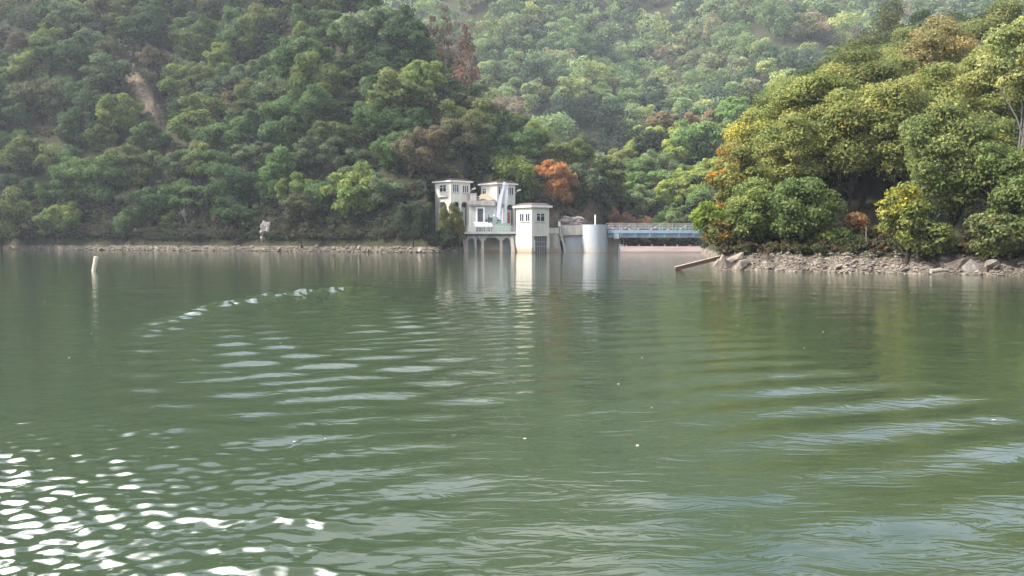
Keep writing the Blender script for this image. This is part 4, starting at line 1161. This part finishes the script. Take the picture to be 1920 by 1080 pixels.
def undergrowth():
    r = np.random.default_rng(5); V, F, T, o = [], [], [], 0
    P = []
    for i in range(420):
        px = r.uniform(1350, 2080); d = r.uniform(3.3, 16) if i < 300 else r.uniform(3.2, 5.5); y = sR(px) + d; P.append((XX(px, y), y, r.uniform(.3, .75), .16, 170, 0))
    for i in range(1700):
        px = r.uniform(-150, 862); y = float(shoreL(np.array([px]))[0]) + 1.7 + 14 * r.random() ** 2.2; P.append((XX(px, y), y, r.uniform(.7, 1.7), .34, 120, 1))
    for i in range(420):
        px = r.uniform(1322, 1480); y = r.uniform(84, 186) if px > 1345 else r.uniform(110, 180)
        if y > sR(px) + 2.5: P.append((XX(px, y), y, r.uniform(.5, 1.3), .28, 170, 4))
    for i in range(3800):
        x, y = r.uniform(-190, 75), r.uniform(182, 400); P.append((x, y, r.uniform(1.3, 2.7), .55, 170, 3))
    for i in range(160):
        px = r.uniform(1060, 1360); y = r.uniform(238, 262); P.append((XX(px, y), y, r.uniform(.8, 1.8), .4, 110, 2))
    A = np.array([(p[0], p[1]) for p in P]); h_, k_ = heights(A[:, 0], A[:, 1])
    for j, (x, y, s, lf, n, kind) in enumerate(P):
        if kind == 3:
            qx, qy = PX(x, y), PY(y, h_[j])
            if h_[j] < 2 or k_[j] > 2 or strip_dist(qx, qy) < 14 or (810 < qx < 1000 and y < 203) or (1000 <= qx < 1110 and y < 212): continue
        c, rb = blobs(r, 4, s * 1.2, 0, s * 1.3, .5, .8); c = c + (x, y, max(h_[j], .2))
        v, f, k = leaf_cloud(r, n, c, rb, lf)
        pal = ((.10, .078, .05), (.085, .085, .04), (.06, .08, .03), (.13, .10, .05)) if kind == 0 else ((.07, .095, .035), (.085, .10, .04), (.055, .08, .03), (.10, .10, .045)) if kind == 4 else ((.05, .065, .035), (.075, .085, .045), (.085, .07, .05), (.06, .085, .04))
        V.append(v); F.append(f + o); o += len(v); T.append(leaf_tint(r, n, k, 4) * np.array(pal[r.integers(4)]))
    me = npmesh('undergrowth', np.concatenate(V), np.concatenate(F), np.concatenate(T)); me.materials.append(M['leaf_mass'])
    tag(obj('undergrowth', me), 'low brown and green scrub along the tops of the banks', 'scrub', None, 'stuff')


undergrowth()


# ------------------------------------------------------------------ the large trees on the right bank
def near_tree(px, Y, top, R, low, col, label, seed, name='broadleaf_tree', bark='bark', dens=1.0, patch=None, pfrac=0, nb=None, leaf=.215, rad=.2, limbs=10, dx=0.0):
    r = np.random.default_rng(seed); x = XX(px, Y); z = gz(x, Y); H = ZZ(top, Y) - z
    if H < 1: pass; H = 1.5
    e = thing(name, label, 'tree', (x, Y, z - .1))
    zl = max(ZZ(low, Y) - z, .2)
    nb = nb or int(20 + 6 * R + 1.0 * (H - zl))
    c, rb = blobs(r, nb, R, zl, H, .2, .36, .35); c[:, 0] += dx
    rb = np.clip(rb * 1.05, .5, 1.7)
    n = int(dens * 260 * (rb ** 2).sum() / (leaf / .24) ** 2)
    v, f, k = leaf_cloud(r, n, c, rb, leaf, .35, (.25, 1.25), .72)
    me = npmesh('crown', v, f, leaf_tint(r, n, k, nb, .24, patch, pfrac)); me.materials.append(M['leaf'])
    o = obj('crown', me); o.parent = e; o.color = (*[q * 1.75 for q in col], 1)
    parts = trunk_parts(r, H, rad, c, 8, .05, limbs + 6)
    for i in range(nb * 2):
        j = r.integers(nb); q = c[j]; ee = q + r.normal(0, .55, 3) * rb[j]; parts.append(tube_arrays(np.array([q + r.normal(0, .1, 3), (q + ee) / 2 + r.normal(0, .08, 3), ee]), [.035, .03, .015], 4))
    v, f = join(parts); me = npmesh('trunk', v, f, smooth=True); me.materials.append(M[bark])
    o = obj('trunk', me); o.parent = e
    return e


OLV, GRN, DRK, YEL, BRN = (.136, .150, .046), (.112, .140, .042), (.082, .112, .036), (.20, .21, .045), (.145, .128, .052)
ORG = (2.1, 1.15, .7); YLW = (1.9, 1.5, .9)
for a in (
    dict(px=1352, Y=84, dx=-1.5, top=372, R=1.9, low=440, col=(.125, .165, .03), label='low bright yellow green tree overhanging the end of the blue bridge', seed=201),
    dict(px=1366, Y=88, top=235, R=2.5, low=455, col=(.12, .115, .035), label='slender orange tinged tree at the left edge of the right bank grove', seed=202, patch=ORG, pfrac=.3),
    dict(px=1362, Y=83, dx=-.6, top=400, R=1.8, low=470, col=(.10, .105, .035), label='small olive tree with orange tips above the landing stage', seed=203, patch=ORG, pfrac=.15),
    dict(px=1420, Y=94, top=175, R=4.2, low=390, col=OLV, label='tall olive tree on the left shoulder of the right bank grove', seed=204, patch=YLW, pfrac=.08),
    dict(px=1408, Y=82, top=318, R=2.9, low=478, col=GRN, label='fresh green tree low over the sloping rock slabs', seed=205),
    dict(px=1498, Y=80, top=318, R=3.9, low=482, col=DRK, limbs=6, label='dark green low tree reaching down to the stony shore', seed=206),
    dict(px=1530, Y=92, top=105, R=5.6, low=300, col=OLV, label='broad olive tree in the middle of the grove with dark forked trunk', seed=207, rad=.3),
    dict(px=1610, Y=95, top=75, R=5.2, low=270, col=(.098, .108, .036), label='tall olive tree right of the broad forked one', seed=208, rad=.3),
    dict(px=1470, Y=100, top=135, R=4.6, low=300, col=OLV, label='olive tree behind the left shoulder of the grove', seed=209),
    dict(px=1665, Y=99, top=85, R=4.2, low=300, col=OLV, label='olive tree behind the front right tree, showing its dark trunk', seed=210),
    dict(px=1752, Y=102, top=14, R=4.6, low=215, col=BRN, label='tall brownish olive tree with open branches against the far hill', seed=211, dens=.6, rad=.25),
    dict(px=1560, Y=112, top=115, R=5.5, low=330, col=OLV, label='olive tree filling the back of the grove', seed=212),
    dict(px=1775, Y=73, top=165, R=4.3, low=430, col=(.105, .125, .042), label='large pale olive tree in front on the right with branches over the shore', seed=213, rad=.25),
    dict(px=1700, Y=70.5, top=330, R=2.3, low=478, col=(.12, .135, .035), label='yellow tinged tree leaning out over the shore beside the brown shrubs', seed=214, patch=YLW, pfrac=.3, dx=-.4),
    dict(px=1742, Y=70, top=395, R=2.4, low=482, col=(.105, .125, .04), label='low olive tree spreading just above the stony shore', seed=215),
    dict(px=1870, Y=70, top=225, R=3.4, low=440, col=(.10, .13, .042), label='green tree under the tall pale tree at the right edge', seed=216),
    dict(px=1908, Y=77, top=12, R=3.7, low=205, col=(.185, .20, .075), label='tall pale yellow green tree with a forked grey trunk at the right edge', seed=217, bark='bark_grey', limbs=-2, patch=YLW, pfrac=.1, rad=.24, dens=.7),
    dict(px=1862, Y=67.5, top=385, R=2.5, low=488, col=(.10, .115, .045), label='low grey olive bush tree at the right end of the stony shore', seed=218, patch=ORG, pfrac=.06),
    dict(px=1935, Y=67, top=300, R=3.2, low=480, col=(.095, .12, .04), label='green tree cut by the right picture edge above the shore', seed=219),
    dict(px=1830, Y=84, top=190, R=4.0, low=360, col=OLV, label='olive tree behind the large pale olive one', seed=220),
    dict(px=1640, Y=126, top=70, R=5.5, low=250, col=OLV, label='hill tree rising behind the middle of the grove', seed=221),
    dict(px=1700, Y=130, top=30, R=5.5, low=220, col=(.10, .12, .045), label='hill tree rising behind the brownish olive one', seed=222),
    dict(px=1800, Y=125, top=5, R=5.5, low=200, col=(.10, .12, .045), label='hill tree left of the tall pale tree top', seed=223),
    dict(px=1870, Y=120, top=-15, R=5.5, low=180, col=(.115, .125, .045), label='hill tree behind the tall pale tree', seed=224),
    dict(px=1960, Y=112, top=-30, R=5.5, low=200, col=OLV, label='hill tree at the right picture edge near the top', seed=225),
    dict(px=1850, Y=104, top=120, R=3.5, low=250, col=(.12, .105, .05), label='brownish tree with a reddish patch behind the forked grey trunk', seed=226, patch=(1.5, .9, .9), pfrac=.1),
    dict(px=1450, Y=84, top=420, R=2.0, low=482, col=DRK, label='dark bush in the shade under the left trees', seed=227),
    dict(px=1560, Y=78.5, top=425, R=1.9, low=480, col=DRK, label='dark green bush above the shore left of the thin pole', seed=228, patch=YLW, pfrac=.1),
    dict(px=1606, Y=80, top=396, R=.9, low=428, col=(.20, .11, .05), label='small orange brown shrub beside the thin pole', seed=229, name='shrub', rad=.06),
    dict(px=1655, Y=80, top=420, R=1.6, low=470, col=BRN, label='brown thin shrub in the hollow right of the thin pole', seed=230, name='shrub', rad=.06, dens=.5),
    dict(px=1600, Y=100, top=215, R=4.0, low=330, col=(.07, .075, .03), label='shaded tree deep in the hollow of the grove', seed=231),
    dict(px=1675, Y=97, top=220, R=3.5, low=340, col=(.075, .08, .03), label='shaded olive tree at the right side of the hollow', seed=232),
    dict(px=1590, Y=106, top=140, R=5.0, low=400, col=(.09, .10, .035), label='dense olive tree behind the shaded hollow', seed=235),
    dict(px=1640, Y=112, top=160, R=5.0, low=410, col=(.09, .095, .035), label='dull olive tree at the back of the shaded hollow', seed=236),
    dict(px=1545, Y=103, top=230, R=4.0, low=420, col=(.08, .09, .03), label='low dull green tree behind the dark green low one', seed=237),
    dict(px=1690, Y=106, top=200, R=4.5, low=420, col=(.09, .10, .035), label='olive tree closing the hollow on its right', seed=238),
    dict(px=1665, Y=86, top=120, R=4.6, low=360, col=OLV, label='dense olive tree between the forked tree and the large pale olive one', seed=239),
    dict(px=1590, Y=87, top=150, R=4.4, low=350, col=OLV, label='olive tree hanging over the dark hollow', seed=240),
    dict(px=1480, Y=88, top=190, R=4.0, low=400, col=OLV, label='olive tree above the dark green low one', seed=241),
    dict(px=1385, Y=86, top=250, R=2.6, low=430, col=(.12, .13, .04), label='olive tree with a few orange leaves above the fresh green one', seed=242, patch=ORG, pfrac=.1),
    dict(px=1730, Y=90, top=90, R=4.4, low=330, col=OLV, label='olive tree between the large pale olive tree and the brownish one', seed=243),
    dict(px=1850, Y=92, top=60, R=4.4, low=300, col=OLV, label='olive tree behind and left of the forked grey trunk', seed=244),
    dict(px=2010, Y=66, top=200, R=4.0, low=440, col=OLV, label='olive tree just beyond the right picture edge', seed=233),
    dict(px=2120, Y=66, top=150, R=4.5, low=430, col=GRN, label='green tree well beyond the right picture edge', seed=234),
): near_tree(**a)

# overhead power cables high in front of the back hill
for k, lab in enumerate(('upper of two thin power cables crossing the far slope', 'lower of two thin power cables crossing the far slope')):
    b = bmesh.new(); P0, P1 = W(1010 + 22 * k, -60, 330), W(880 + 8 * k, 62, 300)
    tube(b, [P0 + (P1 - P0) * q - Vector((0, 0, 2.0 * q * (1 - q))) for q in np.linspace(0, 1, 9)], .05, 4)
    tag(obj('power_cable', b, None, M['dark_steel']), lab, 'cable', 'power cables')

# ------------------------------------------------------------------ haze
b = bmesh.new(); box(b, -1200, 1200, -1200, 1200, -4.2, 420)
m = bpy.data.materials.new('haze_air'); m.use_nodes = True
n, l = m.node_tree.nodes, m.node_tree.links; n.remove(n['Principled BSDF'])
v = n.new('ShaderNodeVolumePrincipled'); v.inputs['Color'].default_value = (.82, .88, 1.0, 1); v.inputs['Density'].default_value = .0002
v.inputs['Anisotropy'].default_value = .2
l.new(v.outputs[0], n['Material Output'].inputs['Volume'])
o = obj('haze', b, None, m); o['kind'] = 'stuff'
